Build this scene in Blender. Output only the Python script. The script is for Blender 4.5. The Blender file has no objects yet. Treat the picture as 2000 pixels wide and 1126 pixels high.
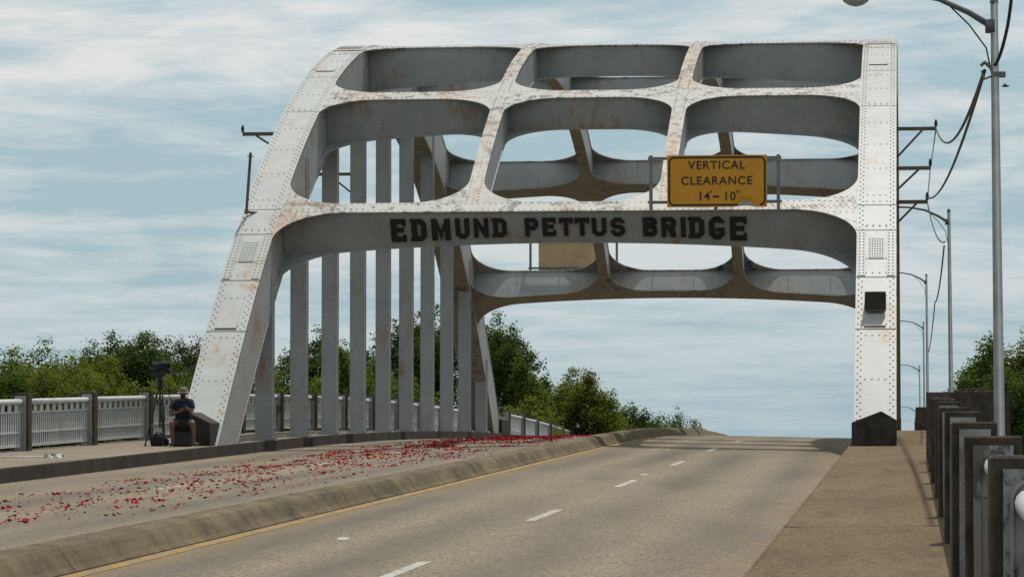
import bpy, bmesh, math, random
import numpy as np
from math import sin, cos, pi, sqrt, atan, atan2, radians
from mathutils import Vector, Matrix
random.seed(7); rng = np.random.default_rng(7)
S = bpy.context.scene; COL = S.collection

# ------------------------------------------------------------------ camera
FPX = 6850.; PSI = atan(772/FPX); G = .0197; TH = atan((730+FPX*G-563)/FPX)
cam = bpy.data.cameras.new('camera'); co = bpy.data.objects.new('camera', cam); COL.objects.link(co)
cam.sensor_width = 36; cam.lens = FPX/2000*36; cam.clip_start = .5; cam.clip_end = 20000
CAM = Vector((0, 0, 1.53)); co.location = CAM
co.rotation_euler = (pi/2+TH, 0, PSI); S.camera = co
Fd = Vector((-sin(PSI)*cos(TH), cos(PSI)*cos(TH), sin(TH))); Rd = Vector((cos(PSI), sin(PSI), 0)); Ud = Rd.cross(Fd)
def ray(u, v):
    d = Fd*FPX+Rd*(u-1000)+Ud*(563-v); return d/d.y
def at(u, v, Y): return CAM+ray(u, v)*Y

# ------------------------------------------------------------------ world, sun, exposure
SUN_EL, SUN_AZ = radians(67), radians(17)        # azimuth measured from +Y towards +X
W = bpy.data.worlds.new('World'); S.world = W; W.use_nodes = True
nt = W.node_tree; nt.nodes.clear()
def wn(t, **k):
    n = nt.nodes.new(t)
    for a, b in k.items(): setattr(n, a, b)
    return n
L = nt.links.new
sky = wn('ShaderNodeTexSky', sky_type='NISHITA', sun_disc=False, sun_elevation=SUN_EL, sun_rotation=SUN_AZ, air_density=1.3, dust_density=2.0, ozone_density=1.5)
tc = wn('ShaderNodeTexCoord'); sep = wn('ShaderNodeSeparateXYZ'); L(tc.outputs['Generated'], sep.inputs[0])
def m(op, a, b=None, c=None, clamp=False):
    n = wn('ShaderNodeMath', operation=op); n.use_clamp = clamp
    for i, x in enumerate((a, b, c)):
        if x is None: continue
        if isinstance(x, (int, float)): n.inputs[i].default_value = x
        else: L(x, n.inputs[i])
    return n.outputs[0]
# a layer of thin cloud at one height above the ground: direction -> point on the layer
zz = m('ADD', m('MAXIMUM', sep.outputs[2], 0.), .055)
px = m('DIVIDE', sep.outputs[0], zz); py = m('DIVIDE', sep.outputs[1], zz)
cv = wn('ShaderNodeCombineXYZ'); L(px, cv.inputs[0]); L(py, cv.inputs[1]); cv.inputs[2].default_value = 3.1
# puffs seen side-on lower down: direction -> azimuth and height
av = wn('ShaderNodeCombineXYZ'); L(m('ARCTAN2', sep.outputs[0], sep.outputs[1]), av.inputs[0]); L(m('MULTIPLY', sep.outputs[2], 3.6), av.inputs[1])
def cn(scale, detail, rough, off, st=(1, 1, 1), vec=cv, dist=.35):
    mp = wn('ShaderNodeMapping'); L(vec.outputs[0], mp.inputs[0]); mp.inputs['Location'].default_value = off; mp.inputs['Scale'].default_value = st
    n = wn('ShaderNodeTexNoise'); L(mp.outputs[0], n.inputs[0]); n.inputs['Scale'].default_value = scale; n.inputs['Detail'].default_value = detail; n.inputs['Roughness'].default_value = rough
    n.inputs['Distortion'].default_value = dist
    return n.outputs[0]
CL_OFF = (0., 4., 0.)
big = cn(.55, 2, .5, CL_OFF); fine = cn(2.6, 9, .6, (5.3, 1.2, 0)); puff = cn(11., 9, .62, (3, 1, 0), vec=av, dist=.6)
mix = m('ADD', m('ADD', m('MULTIPLY', big, .36), m('MULTIPLY', fine, .30)), m('MULTIPLY', puff, .34))
rp = wn('ShaderNodeValToRGB'); L(mix, rp.inputs[0])
rp.color_ramp.elements[0].position = .435; rp.color_ramp.elements[0].color = (.0, .0, .0, 1)
rp.color_ramp.elements[1].position = .55; rp.color_ramp.elements[1].color = (1, 1, 1, 1)
# clouds thin out into haze towards the horizon
hz = m('MULTIPLY', m('SUBTRACT', sep.outputs[2], .002), 1/.085, clamp=True)
cf = m('MULTIPLY', rp.outputs[0], m('ADD', m('MULTIPLY', hz, .72), .20), clamp=True)
SKY_STR = .075
sc_ = wn('ShaderNodeMix', data_type='RGBA'); sc_.inputs[0].default_value = .8
L(sky.outputs[0], sc_.inputs[6]); sc_.inputs[7].default_value = (5.9, 8.4, 9.6, 1)      # summer haze pales the blue
shade = cn(2.3, 6, .6, (9.1, 4.4, 2.0))
ccol = wn('ShaderNodeMix', data_type='RGBA'); L(shade, ccol.inputs[0]); ccol.inputs[6].default_value = (10.4, 10.7, 10.7, 1); ccol.inputs[7].default_value = (12.4, 12.3, 11.8, 1)
fm = wn('ShaderNodeMix', data_type='RGBA'); L(cf, fm.inputs[0]); L(sc_.outputs[2], fm.inputs[6]); L(ccol.outputs[2], fm.inputs[7])
bg = wn('ShaderNodeBackground'); bg.inputs[1].default_value = SKY_STR; L(fm.outputs[2], bg.inputs[0])
L(bg.outputs[0], wn('ShaderNodeOutputWorld').inputs[0])
sl = bpy.data.lights.new('sun', 'SUN'); sl.energy = 4.2; sl.angle = radians(.9); sl.color = (1, .95, .87)
so = bpy.data.objects.new('sun', sl); COL.objects.link(so); so.location = (20, 60, 60)
sdir = Vector((sin(SUN_AZ)*cos(SUN_EL), cos(SUN_AZ)*cos(SUN_EL), sin(SUN_EL)))
so.rotation_euler = sdir.to_track_quat('Z', 'Y').to_euler()
vs = S.view_settings; vs.view_transform = 'Standard'; vs.look = 'None'; vs.exposure = -.15; vs.gamma = 1; vs.use_curve_mapping = False

# ------------------------------------------------------------------ materials
class NT:
    def __init__(s, name):
        s.mat = bpy.data.materials.new(name); s.mat.use_nodes = True; s.t = s.mat.node_tree
        s.b = s.t.nodes['Principled BSDF']; s.pos = s.t.nodes.new('ShaderNodeNewGeometry')
    def n(s, t, **k):
        x = s.t.nodes.new(t)
        for a, b in k.items(): setattr(x, a, b)
        return x
    def l(s, a, b): s.t.links.new(a, b)
    def noise(s, scale, detail=4, rough=.55, st=(1, 1, 1), off=(0, 0, 0), dist=0):
        mp = s.n('ShaderNodeMapping'); s.l(s.pos.outputs['Position'], mp.inputs[0]); mp.inputs['Scale'].default_value = st; mp.inputs['Location'].default_value = off
        x = s.n('ShaderNodeTexNoise'); s.l(mp.outputs[0], x.inputs[0]); x.inputs['Scale'].default_value = scale
        x.inputs['Detail'].default_value = detail; x.inputs['Roughness'].default_value = rough; x.inputs['Distortion'].default_value = dist
        return x.outputs[0]
    def ramp(s, v, a, b, lo=0., hi=1.):
        r = s.n('ShaderNodeMapRange'); s.l(v, r.inputs[0]); r.inputs[1].default_value = a; r.inputs[2].default_value = b; r.inputs[3].default_value = lo; r.inputs[4].default_value = hi
        return r.outputs[0]
    def math(s, op, a, b):
        x = s.n('ShaderNodeMath', operation=op)
        for i, q in enumerate((a, b)):
            if isinstance(q, (int, float)): x.inputs[i].default_value = q
            else: s.l(q, x.inputs[i])
        return x.outputs[0]
    def mix(s, f, a, b, mode='MIX'):
        x = s.n('ShaderNodeMix', data_type='RGBA', blend_type=mode)
        for i, q in ((0, f), (6, a), (7, b)):
            if isinstance(q, (int, float)): x.inputs[i].default_value = q
            elif isinstance(q, tuple): x.inputs[i].default_value = (*q, 1)
            else: s.l(q, x.inputs[i])
        return x.outputs[2]
    def bump(s, h, strength=.3, dist=.02):
        x = s.n('ShaderNodeBump'); x.inputs['Strength'].default_value = strength; x.inputs['Distance'].default_value = dist
        s.l(h, x.inputs['Height']); s.l(x.outputs[0], s.b.inputs['Normal'])
    def out(s, col, rough=.6, metal=0., spec=.4):
        if isinstance(col, tuple): s.b.inputs['Base Color'].default_value = (*col, 1)
        else: s.l(col, s.b.inputs['Base Color'])
        if isinstance(rough, (int, float)): s.b.inputs['Roughness'].default_value = rough
        else: s.l(rough, s.b.inputs['Roughness'])
        s.b.inputs['Metallic'].default_value = metal; s.b.inputs['Specular IOR Level'].default_value = spec
        return s.mat
M = {}
def paint(name, base, rust=.5, peel=0., stain=.5, rustcol=(.24, .105, .028)):
    a = NT(name)
    v = a.ramp(a.noise(1.1, 6, .6), .3, .7, .86, 1.05)
    grime = a.ramp(a.noise(2.6, 7, .65, (1, 1, .35), (3, 1, 0)), .48, .78, 0, stain*.6)
    c = a.mix(1., base, a.n('ShaderNodeCombineColor').outputs[0], 'MIX') if 0 else base
    hv = a.n('ShaderNodeHueSaturation'); hv.inputs['Color'].default_value = (*base, 1); a.l(v, hv.inputs['Value'])
    c = a.mix(grime, hv.outputs[0], tuple(x*.55 for x in base))
    if peel > 0:
        pk = a.math('MULTIPLY', a.ramp(a.noise(3.2, 9, .72, (1, 1, .6), (7, 2, 4)), .525, .56), a.ramp(a.noise(.45, 2, .5, (1, 1, 1), (1, 8, 3)), .56-.14*peel, .64-.14*peel))
        c = a.mix(pk, c, (.095, .086, .08))
    st = a.ramp(a.noise(5.0, 6, .62, (1, 1, .16), (2, 2, 2)), .45, .62)
    zone = a.ramp(a.noise(.62, 3, .55, (1, 1, 1), (11, 5, 2)), .66-.2*rust, .80-.16*rust)
    spot = a.ramp(a.noise(2.1, 6, .6, (1, 1, .5), (4, 9, 1)), .45, .7)
    c = a.mix(a.math('MULTIPLY', a.math('MULTIPLY', st, zone), .85), c, rustcol)
    c = a.mix(a.math('MULTIPLY', a.math('MULTIPLY', spot, zone), .45), c, (.33, .25, .12))
    a.bump(a.noise(2.2, 3, .5), .08, .02)
    return a.out(c, .5, 0, .35)
M['paint'] = paint('steel_paint_white', (.335, .35, .34), .42, 0, .5)
M['paint_peel'] = paint('steel_paint_peeling', (.34, .345, .325), .85, 1.25, .6)
M['paint_beam'] = paint('steel_paint_beam', (.34, .34, .315), 1.35, 1.3, .7, (.24, .085, .02))
M['paint_shaded'] = paint('steel_paint_shaded', (.29, .305, .305), .66, 0, .6)  # same paint as the plates, with shade on webs and rib sides toned in
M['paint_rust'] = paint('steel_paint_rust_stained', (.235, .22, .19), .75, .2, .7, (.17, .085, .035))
M['hanger'] = paint('steel_paint_hanger_shaded', (.29, .30, .30), .55, 0, .6)  # same paint again, base colour darkened to carry the shade on the hangers
M['end_plate'] = paint('end_plate_paint', (.27, .275, .265), .3, .7, 1.2)
M['rail'] = paint('railing_paint', (.46, .47, .475), .22, 0, .5)
def plain(name, col, rough=.6, metal=0., var=.25, sc=4., spec=.4, bump=0.):
    a = NT(name); c = a.mix(a.ramp(a.noise(sc, 6, .6), .3, .75), tuple(x*(1-var) for x in col), tuple(x*(1+var) for x in col))
    if bump: a.bump(a.noise(sc*8, 5, .6), bump, .01)
    M[name] = a.out(c, rough, metal, spec); return M[name]
plain('black_letter', (.012, .013, .013), .7, 0, .4, 7)
plain('galv', (.16, .165, .17), .5, .3, .3, 8)
plain('pole_steel', (.10, .112, .12), .55, .1, .3, 5)
plain('rusty_steel', (.11, .085, .062), .75, .1, .5, 3)
plain('wire', (.02, .02, .021), .6)
plain('sign_yellow', (.56, .25, .005), .45, 0, .10, 1.5)
plain('sign_black', (.013, .012, .011), .5)
plain('sign_back', (.50, .36, .20), .5, .1, .18, 1.2)
plain('dent', (.36, .36, .34), .5, .3, .4, 9)
plain('vent', (.03, .025, .02), .8)
plain('glass_lamp', (.35, .36, .36), .2)
plain('skin', (.10, .052, .033), .55, 0, .12, 12)
plain('shirt', (.008, .012, .026), .9, 0, .25, 9)
plain('shorts', (.018, .018, .02), .9, 0, .25, 9)
plain('shoe', (.05, .045, .045), .8)
plain('cap', (.10, .075, .045), .9)
plain('headset', (.38, .38, .38), .5)
plain('black_plastic', (.014, .014, .015), .5)
plain('black_cloth', (.012, .012, .013), .95, 0, .4, 20)
plain('paper', (.5, .5, .48), .8)
plain('bark', (.07, .055, .042), .95, 0, .3, 6)
def concrete(name, a_, b_, sc=1.5, blk=.0, bump=.3, streak=(1, 1, .3)):
    a = NT(name); c = a.mix(a.ramp(a.noise(sc, 8, .65), .3, .7), a_, b_)
    g = a.ramp(a.noise(sc*22, 4, .7), .3, .75, .72, 1.2)
    hv = a.n('ShaderNodeHueSaturation'); a.l(c, hv.inputs['Color']); a.l(g, hv.inputs['Value']); c = hv.outputs[0]
    if blk: c = a.mix(a.ramp(a.noise(sc*1.6, 8, .7, streak, (3, 3, 3)), .42, .68, 0, blk), c, (.018, .016, .013))
    a.bump(a.noise(sc*30, 5, .65), bump, .008); M[name] = a.out(c, .92, 0, .2); return M[name]
concrete('dark_concrete', (.030, .024, .018), (.105, .085, .062), 5, .5)
concrete('pedestal_concrete', (.020, .018, .015), (.070, .062, .052), 4, .5)
a = NT('sidewalk'); vo = a.n('ShaderNodeTexVoronoi'); a.l(a.pos.outputs['Position'], vo.inputs[0]); vo.inputs['Scale'].default_value = 38
c = a.mix(a.ramp(a.noise(1.1, 8, .62, (1, .16, 1)), .32, .68), (.070, .046, .025), (.160, .112, .064))
c = a.mix(.5, c, a.mix(a.ramp(vo.outputs['Color'], .1, .95), (.03, .021, .013), (.24, .175, .10)))
c = a.mix(a.ramp(a.noise(2.2, 8, .7, (1, .2, 1), (3, 8, 1)), .5, .68, 0, .55), c, (.05, .037, .024))
a.bump(vo.outputs['Distance'], .5, .006); M['sidewalk'] = a.out(c, .95, 0, .15)
concrete('left_walk', (.15, .12, .085), (.24, .20, .15), .7, .2, .3, (1, .4, 1))
concrete('kerb', (.03, .025, .02), (.07, .059, .046), 1.2, .5)
concrete('median', (.07, .054, .03), (.185, .145, .082), 1.5, .6, .4, (1, .18, 1.2))
concrete('girder', (.25, .24, .22), (.33, .32, .3), 1)
# chip-seal road: speckled tan aggregate, wheel tracks polished darker, dirt along the median
a = NT('road')
sp = a.n('ShaderNodeTexVoronoi'); a.l(a.pos.outputs['Position'], sp.inputs[0]); sp.inputs['Scale'].default_value = 34
spk = a.mix(a.ramp(sp.outputs['Color'], .15, .95), (.050, .040, .026), (.33, .27, .185))
c = a.mix(.66, (.150, .121, .078), spk)
big_ = a.ramp(a.noise(.55, 6, .6, (1, .22, 1)), .3, .72, .82, 1.13)
hv = a.n('ShaderNodeHueSaturation'); a.l(c, hv.inputs['Color']); a.l(big_, hv.inputs['Value']); c = hv.outputs[0]
sx = a.n('ShaderNodeSeparateXYZ'); a.l(a.pos.outputs['Position'], sx.inputs[0])
tr = None
for cx, wd in ((-2.0, .42), (-3.55, .45), (-5.0, .38), (-6.35, .42), (-9.2, .45), (-10.1, .4), (-11.9, .45), (-13.5, .5)):
    d = a.ramp(a.math('ABSOLUTE', a.math('SUBTRACT', sx.outputs[0], cx), 0), wd*.2, wd*1.6, 1, 0)
    tr = d if tr is None else a.math('MAXIMUM', tr, d)
trk = a.math('MULTIPLY', tr, a.ramp(a.noise(.35, 5, .6, (1.5, .25, 1), (5, 0, 0)), .34, .62, .12, .85))
c = a.mix(trk, c, (.078, .068, .053))
dd = a.ramp(a.math('ABSOLUTE', a.math('ADD', sx.outputs[0], 7.05), 0), .15, .75, .7, 0)
c = a.mix(a.math('MULTIPLY', dd, a.ramp(a.noise(1.2, 5, .6, (1, .3, 1), (8, 0, 0)), .35, .6)), c, (.17, .115, .05))
d2 = a.ramp(a.math('ABSOLUTE', a.math('ADD', sx.outputs[0], 1.25), 0), .1, .8, .6, 0)
c = a.mix(a.math('MULTIPLY', d2, a.ramp(a.noise(1.6, 6, .6, (1, .4, 1), (2, 7, 0)), .42, .62)), c, (.19, .12, .06))
a.bump(sp.outputs['Distance'], .5, .006); M['road'] = a.out(c, .9, 0, .25)
a = NT('white_line'); c = a.mix(a.ramp(a.noise(9, 7, .7, (1, .3, 1)), .44, .66), (.33, .32, .28), (.16, .13, .09)); M['white_line'] = a.out(c, .8)
a = NT('yellow_line'); c = a.mix(a.ramp(a.noise(6, 7, .7, (1, .35, 1)), .40, .66), (.25, .15, .04), (.14, .10, .052)); M['yellow_line'] = a.out(c, .85)
a = NT('rose_petal'); c = a.mix(a.pos.outputs['Random Per Island'], (.24, .004, .013), (.50, .008, .024))
oi = a.n('ShaderNodeObjectInfo'); c = a.mix(a.math('MULTIPLY', oi.outputs['Random'], .5), c, (.12, .005, .012)); M['petal'] = a.out(c, .85, 0, .1)
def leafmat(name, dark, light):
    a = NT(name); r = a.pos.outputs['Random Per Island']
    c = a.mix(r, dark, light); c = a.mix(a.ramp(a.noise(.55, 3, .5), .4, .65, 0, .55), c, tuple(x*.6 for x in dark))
    m_ = a.out(c, .7, 0, .15)
    tl = a.n('ShaderNodeBsdfTranslucent'); tcx = a.mix(.5, c, (light[0]*1.9, light[1]*1.7, light[2]*.45)); a.l(tcx, tl.inputs[0])
    mx = a.n('ShaderNodeMixShader'); mx.inputs[0].default_value = .42; a.l(a.b.outputs[0], mx.inputs[1]); a.l(tl.outputs[0], mx.inputs[2])
    a.l(mx.outputs[0], a.t.nodes['Material Output'].inputs[0]); M[name] = m_; return m_
leafmat('leaf_green', (.026, .052, .010), (.092, .142, .020))
leafmat('leaf_olive', (.040, .062, .010), (.135, .168, .024))
leafmat('leaf_dark', (.018, .040, .010), (.070, .112, .018))
leafmat('leaf_grey', (.028, .040, .020), (.075, .092, .045))
plain('ground', (.05, .06, .025), .95, 0, .4, .2)
a = NT('river'); a.bump(a.noise(.8, 4, .6), .25, .05); M['river'] = a.out((.06, .055, .035), .12, 0, .5)

# ------------------------------------------------------------------ mesh helpers
class MB:
    def __init__(s): s.v = []; s.f = []
    def add(s, vs, fs):
        k = len(s.v); s.v += [tuple(x) for x in vs]; s.f += [tuple(i+k for i in q) for q in fs]
    def box(s, x0, x1, y0, y1, z0, z1, T=None):
        vs = [Vector((x, y, z)) for z in (z0, z1) for y in (y0, y1) for x in (x0, x1)]
        if T: vs = [T @ v if isinstance(T, Matrix) else T(v) for v in vs]
        s.add(vs, [(0, 2, 3, 1), (4, 5, 7, 6), (0, 1, 5, 4), (2, 6, 7, 3), (0, 4, 6, 2), (1, 3, 7, 5)])
    def grid(s, P, nu, nv, thick):     # P(i/nu, j/nv, t) -> point, t in 0..1 through the thickness
        k = len(s.v); st = (nu+1)*(nv+1)
        for t in (0, 1):
            for j in range(nv+1):
                for i in range(nu+1): s.v.append(tuple(P(i/nu, j/nv, t*thick)))
        q = lambda i, j, t: k+t*st+j*(nu+1)+i
        for j in range(nv):
            for i in range(nu):
                s.f.append((q(i, j, 0), q(i+1, j, 0), q(i+1, j+1, 0), q(i, j+1, 0))); s.f.append((q(i, j, 1), q(i, j+1, 1), q(i+1, j+1, 1), q(i+1, j, 1)))
        for i in range(nu):
            s.f.append((q(i, 0, 0), q(i, 0, 1), q(i+1, 0, 1), q(i+1, 0, 0))); s.f.append((q(i, nv, 0), q(i+1, nv, 0), q(i+1, nv, 1), q(i, nv, 1)))
        for j in range(nv):
            s.f.append((q(0, j, 0), q(0, j+1, 0), q(0, j+1, 1), q(0, j, 1))); s.f.append((q(nu, j, 0), q(nu, j, 1), q(nu, j+1, 1), q(nu, j+1, 0)))
    def tube(s, pts, r, n=8, caps=True):
        pts = [Vector(p) for p in pts]; rs = r if isinstance(r, (list, tuple)) else [r]*len(pts); k = len(s.v); prev = None
        for i, p in enumerate(pts):
            d = (pts[min(i+1, len(pts)-1)]-pts[max(i-1, 0)]).normalized()
            if prev is None: prev = d.orthogonal().normalized()
            u = (prev-d*prev.dot(d)).normalized(); prev = u; w = d.cross(u)
            for j in range(n): s.v.append(tuple(p+(u*cos(2*pi*j/n)+w*sin(2*pi*j/n))*rs[i]))
        for i in range(len(pts)-1):
            for j in range(n): s.f.append((k+i*n+j, k+i*n+(j+1) % n, k+(i+1)*n+(j+1) % n, k+(i+1)*n+j))
        if caps: s.f.append(tuple(k+j for j in range(n))[::-1]); s.f.append(tuple(k+(len(pts)-1)*n+j for j in range(n)))
    def bar(s, a, b, w, h, up=(0, 0, 1)):
        a, b = Vector(a), Vector(b); d = (b-a).normalized(); u = Vector(up); sd = d.cross(u).normalized(); u = sd.cross(d)
        vs = [p+sd*x*w/2+u*y*h/2 for p in (a, b) for x, y in ((-1, -1), (1, -1), (1, 1), (-1, 1))]
        s.add(vs, [(3, 2, 1, 0), (4, 5, 6, 7), (0, 1, 5, 4), (1, 2, 6, 5), (2, 3, 7, 6), (3, 0, 4, 7)])
    def prism(s, poly, y0, y1, T=None):   # polygon in x,z extruded in y
        n = len(poly); vs = [Vector((x, y, z)) for y in (y0, y1) for x, z in poly]
        if T: vs = [T(v) for v in vs]
        s.add(vs, [tuple(range(n)), tuple(range(2*n-1, n-1, -1))]+[(i, i+n, (i+1) % n+n, (i+1) % n) for i in range(n)])
    def mesh(s, name, mats, L=None, smooth=False):
        me = bpy.data.meshes.new(name); vs = s.v
        if L is not None: vs = [(x-L[0], y-L[1], z-L[2]) for x, y, z in vs]
        me.from_pydata(vs, [], s.f); b = bmesh.new(); b.from_mesh(me); bmesh.ops.recalc_face_normals(b, faces=b.faces); b.to_mesh(me); b.free()
        for q in (mats if isinstance(mats, list) else [mats]): me.materials.append(M[q])
        if smooth:
            for p in me.polygons: p.use_smooth = True
        return me
    def build(s, name, mat, parent=None, smooth=False, kind=None, L=None, label=None):
        if parent is not None: L = base(parent)
        elif L is None: L = (0, 0, 0)
        o = bpy.data.objects.new(name, s.mesh(name, mat, L, smooth)); COL.objects.link(o)
        if parent is not None: o.parent = parent
        else: o.location = L
        if kind: o['kind'] = kind
        if label: o['label'] = label
        return o
def base(o):
    p = Vector((0, 0, 0))
    while o: p = p+o.location; o = o.parent
    return p
def tag(o, label, cat, group=None):
    o['label'] = label; o['category'] = cat
    if group: o['group'] = group
    return o
def empty(name, loc, label=None, cat=None, group=None):
    o = bpy.data.objects.new(name, None); COL.objects.link(o); o.location = loc; o.empty_display_size = .2
    if label: tag(o, label, cat, group)
    return o
def inst(name, me, parent, loc, rot=(0, 0, 0), scale=None):     # shares mesh data
    o = bpy.data.objects.new(name, me); COL.objects.link(o); o.location = loc; o.rotation_euler = rot
    if scale: o.scale = scale
    if parent: o.parent = parent
    return o

# ------------------------------------------------------------------ the deck: long profile, road, walks, median
def drop(Y): return 2.7e-4*max(0, Y-80)**2
def sw(Y): return G*Y-drop(Y)                          # level of the footways
def slope(Y): return G-5.4e-4*max(0, Y-80)
XC, RK, LK = -8.05, -1.25, -14.85
def rz(X, Y): return sw(Y)-.11-.14*min(1, abs(X-XC)/6.8)   # road surface with its crown
Y0, Y1, NY = -16., 300., 158
YS = [Y0+(Y1-Y0)*i/NY for i in range(NY+1)]
def loft(prof, ys, close=True):                       # prof(Y) -> list of (x, z)
    b = MB(); n = None
    for Y in ys:
        p = prof(Y); n = len(p); b.v += [(x, Y, z) for x, z in p]
    for i in range(len(ys)-1):
        for j in range(n if close else n-1):
            b.f.append((i*n+j, i*n+(j+1) % n, (i+1)*n+(j+1) % n, (i+1)*n+j))
    if close: b.f.append(tuple(range(n))); b.f.append(tuple((len(ys)-1)*n+j for j in range(n)))
    return b
def struct(b, name, mat, smooth=False, parent=None, kind='structure'):
    o = b.build(name, mat, parent, smooth)
    if parent is None: o['kind'] = kind
    return o
xs = [LK+(RK-LK)*i/16 for i in range(17)]
road = struct(loft(lambda Y: [(x, rz(x, Y)) for x in xs]+[(RK, sw(Y)-.7), (LK, sw(Y)-.7)], YS), 'road', 'road')
JA, JB = 61.95, 141.5                                   # the footways are wider along the arch
def walk_profile(side):
    def p(Y, wide):
        k = LK if side < 0 else RK; e = (XC+side*9.95) if wide else (XC+side*8.82)
        z = sw(Y); return [(k, z-.75), (k, z-.03), (k+side*.03, z), (e, z+.012), (e, z-.75)]
    return p
for side, nm, mt in ((-1, 'pavement_left', 'left_walk'), (1, 'pavement_right', 'sidewalk')):
    p = walk_profile(side); ys = []; wd = []
    for Y in YS:
        if wd and ((ys[-1] < JA <= Y) or (ys[-1] < JB <= Y)):
            J = JA if Y < 100 else JB; ys += [J, J+.01]; wd += [J == JB, J == JA]
        ys.append(Y); wd.append(JA < Y < JB)
    it = dict(zip(ys, wd)); struct(loft(lambda Y: p(Y, it[Y]), ys), nm, mt)
# dark kerb stone in front of the left footway, the right one the same
for side, nm in ((-1, 'kerb_left'), (1, 'kerb_right')):
    k = LK if side < 0 else RK
    ky = [Y0+i*3.05 for i in range(103)]
    o = None
    root = struct(loft(lambda Y: [(k-side*.012, sw(Y)-.5), (k-side*.002, sw(Y)-.012), (k+side*.012, sw(Y)+.004), (k+side*.034, sw(Y)+.004), (k+side*.034, sw(Y)-.5)], YS), nm, 'kerb' if side < 0 else 'sidewalk')
md = loft(lambda Y: [(-6.98, rz(-7, Y)-.1), (-6.98, rz(-7, Y)+.012), (-7.03, rz(-7, Y)+.05), (-7.11, rz(-7, Y)+.165), (-7.15, rz(-7, Y)+.205), (-7.22, rz(-7, Y)+.222), (-7.42, rz(-7, Y)+.228), (-7.54, rz(-7, Y)+.205), (-7.60, rz(-7, Y)+.0), (-7.6, rz(-7, Y)-.1)], YS)
median = struct(md, 'median_kerb', 'median')
jt = MB()
for Y in [12+i*8.55 for i in range(28)]:
    jt.v += []; b0 = len(jt.v)
    pr_ = [(-6.968, .0), (-7.018, .05), (-7.098, .168), (-7.143, .213), (-7.215, .231), (-7.43, .236)]
    for yy in (Y, Y+.02): jt.v += [(x, yy, rz(-7, yy)+z) for x, z in pr_]
    jt.f += [(b0+i, b0+i+1, b0+i+7, b0+i+6) for i in range(5)]
jt.build('joint', 'dark_concrete', median)
# painted lines and joints on the road, each its own sheet
def strip(x0, x1, ya, yb, dz=.004, n=None):
    b = MB(); n = n or max(1, int((yb-ya)/2)); k = 0
    for i in range(n+1):
        Y = ya+(yb-ya)*i/n; b.v += [(x0, Y, rz(x0, Y)+dz), (x1, Y, rz(x1, Y)+dz)]
    b.f = [(2*i, 2*i+1, 2*i+3, 2*i+2) for i in range(n)]; return b
for i in range(-3, 10):
    for X, ph in ((-4.40, 42.66), (-11.12, 52.9)):
        Yc_ = ph+12.35*i
        if 2 < Yc_ < 150: strip(X-.06, X+.06, Yc_-1.75, Yc_+1.75).build('lane_dash', 'white_line', road)
strip(-6.95, -6.80, 0, 290, .004, 150).build('edge_line', 'yellow_line', road)
ej = MB()
for X0, X1 in ((LK, -7.6), (-6.8, RK)):
    n = 8; k = len(ej.v)
    for i in range(n+1):
        x = X0+(X1-X0)*i/n; ej.v += [(x, 57.8, rz(x, 57.8)+.006), (x, 57.86, rz(x, 57.86)+.006)]
    ej.f += [(k+2*i, k+2*i+2, k+2*i+3, k+2*i+1) for i in range(n)]
ej.build('expansion_joint', 'white_line', road)
for k, (X, Y) in enumerate(((-5.75, 35.6), (-4.45, 59.6))):      # raised reflectors
    b = MB(); z = rz(X, Y)+.002
    b.add([(X-.055, Y-.05, z), (X+.055, Y-.05, z), (X+.055, Y+.05, z), (X-.055, Y+.05, z), (X-.05, Y-.025, z+.022), (X+.05, Y-.025, z+.022), (X+.05, Y+.025, z+.022), (X-.05, Y+.025, z+.022)],
          [(0, 1, 5, 4), (1, 2, 6, 5), (2, 3, 7, 6), (3, 0, 4, 7), (4, 5, 6, 7), (3, 2, 1, 0)])
    tag(b.build('road_reflector', 'paper', L=(X, Y, z)), ('white raised reflector on the near road, in the lane beside the median', 'small white raised reflector farther up the road between lane dashes')[k], 'reflector')
# deck girders, ground, river
gb = MB()
for x in (-16.2, -12.2, -8.05, -4, 0):
    for i in range(40):
        ya, yb = Y0+i*7.9, Y0+(i+1)*7.9
        gb.box(x-.25, x+.25, ya, yb, min(sw(ya), sw(yb))-2.2, min(sw(ya), sw(yb))-.72)
struct(gb, 'bridge_girders', 'girder')
for i, Y in enumerate((14, 66, 138, 190, 242)):
    b = MB(); b.box(-16.6, .4, Y-.9, Y+.9, -22.5, sw(Y)-2.2); o = b.build('bridge_pier', 'girder'); o['kind'] = 'structure'
gr = MB(); N = 40; R_ = 9000
def gh(x, y): return -19-3*np.exp(-((y-60)/55)**2)
yy = sorted(set([-R_, -3000, -800]+list(range(-300, 700, 25))+[900, 1500, 3000, R_])); xx = [-R_, -2000, -500, -200, -100, -50, 0, 50, 100, 200, 500, 2000, R_]
for y in yy:
    for x in xx: gr.v.append((x, y, float(gh(x, y))))
n = len(xx)
gr.f = [(j*n+i, j*n+i+1, (j+1)*n+i+1, (j+1)*n+i) for j in range(len(yy)-1) for i in range(n-1)]
struct(gr, 'ground', 'ground')
rv = MB(); rv.add([(-R_, 15, -20.6), (R_, 15, -20.6), (R_, 105, -20.6), (-R_, 105, -20.6)], [(0, 1, 2, 3)]); struct(rv, 'river', 'river')

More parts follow.
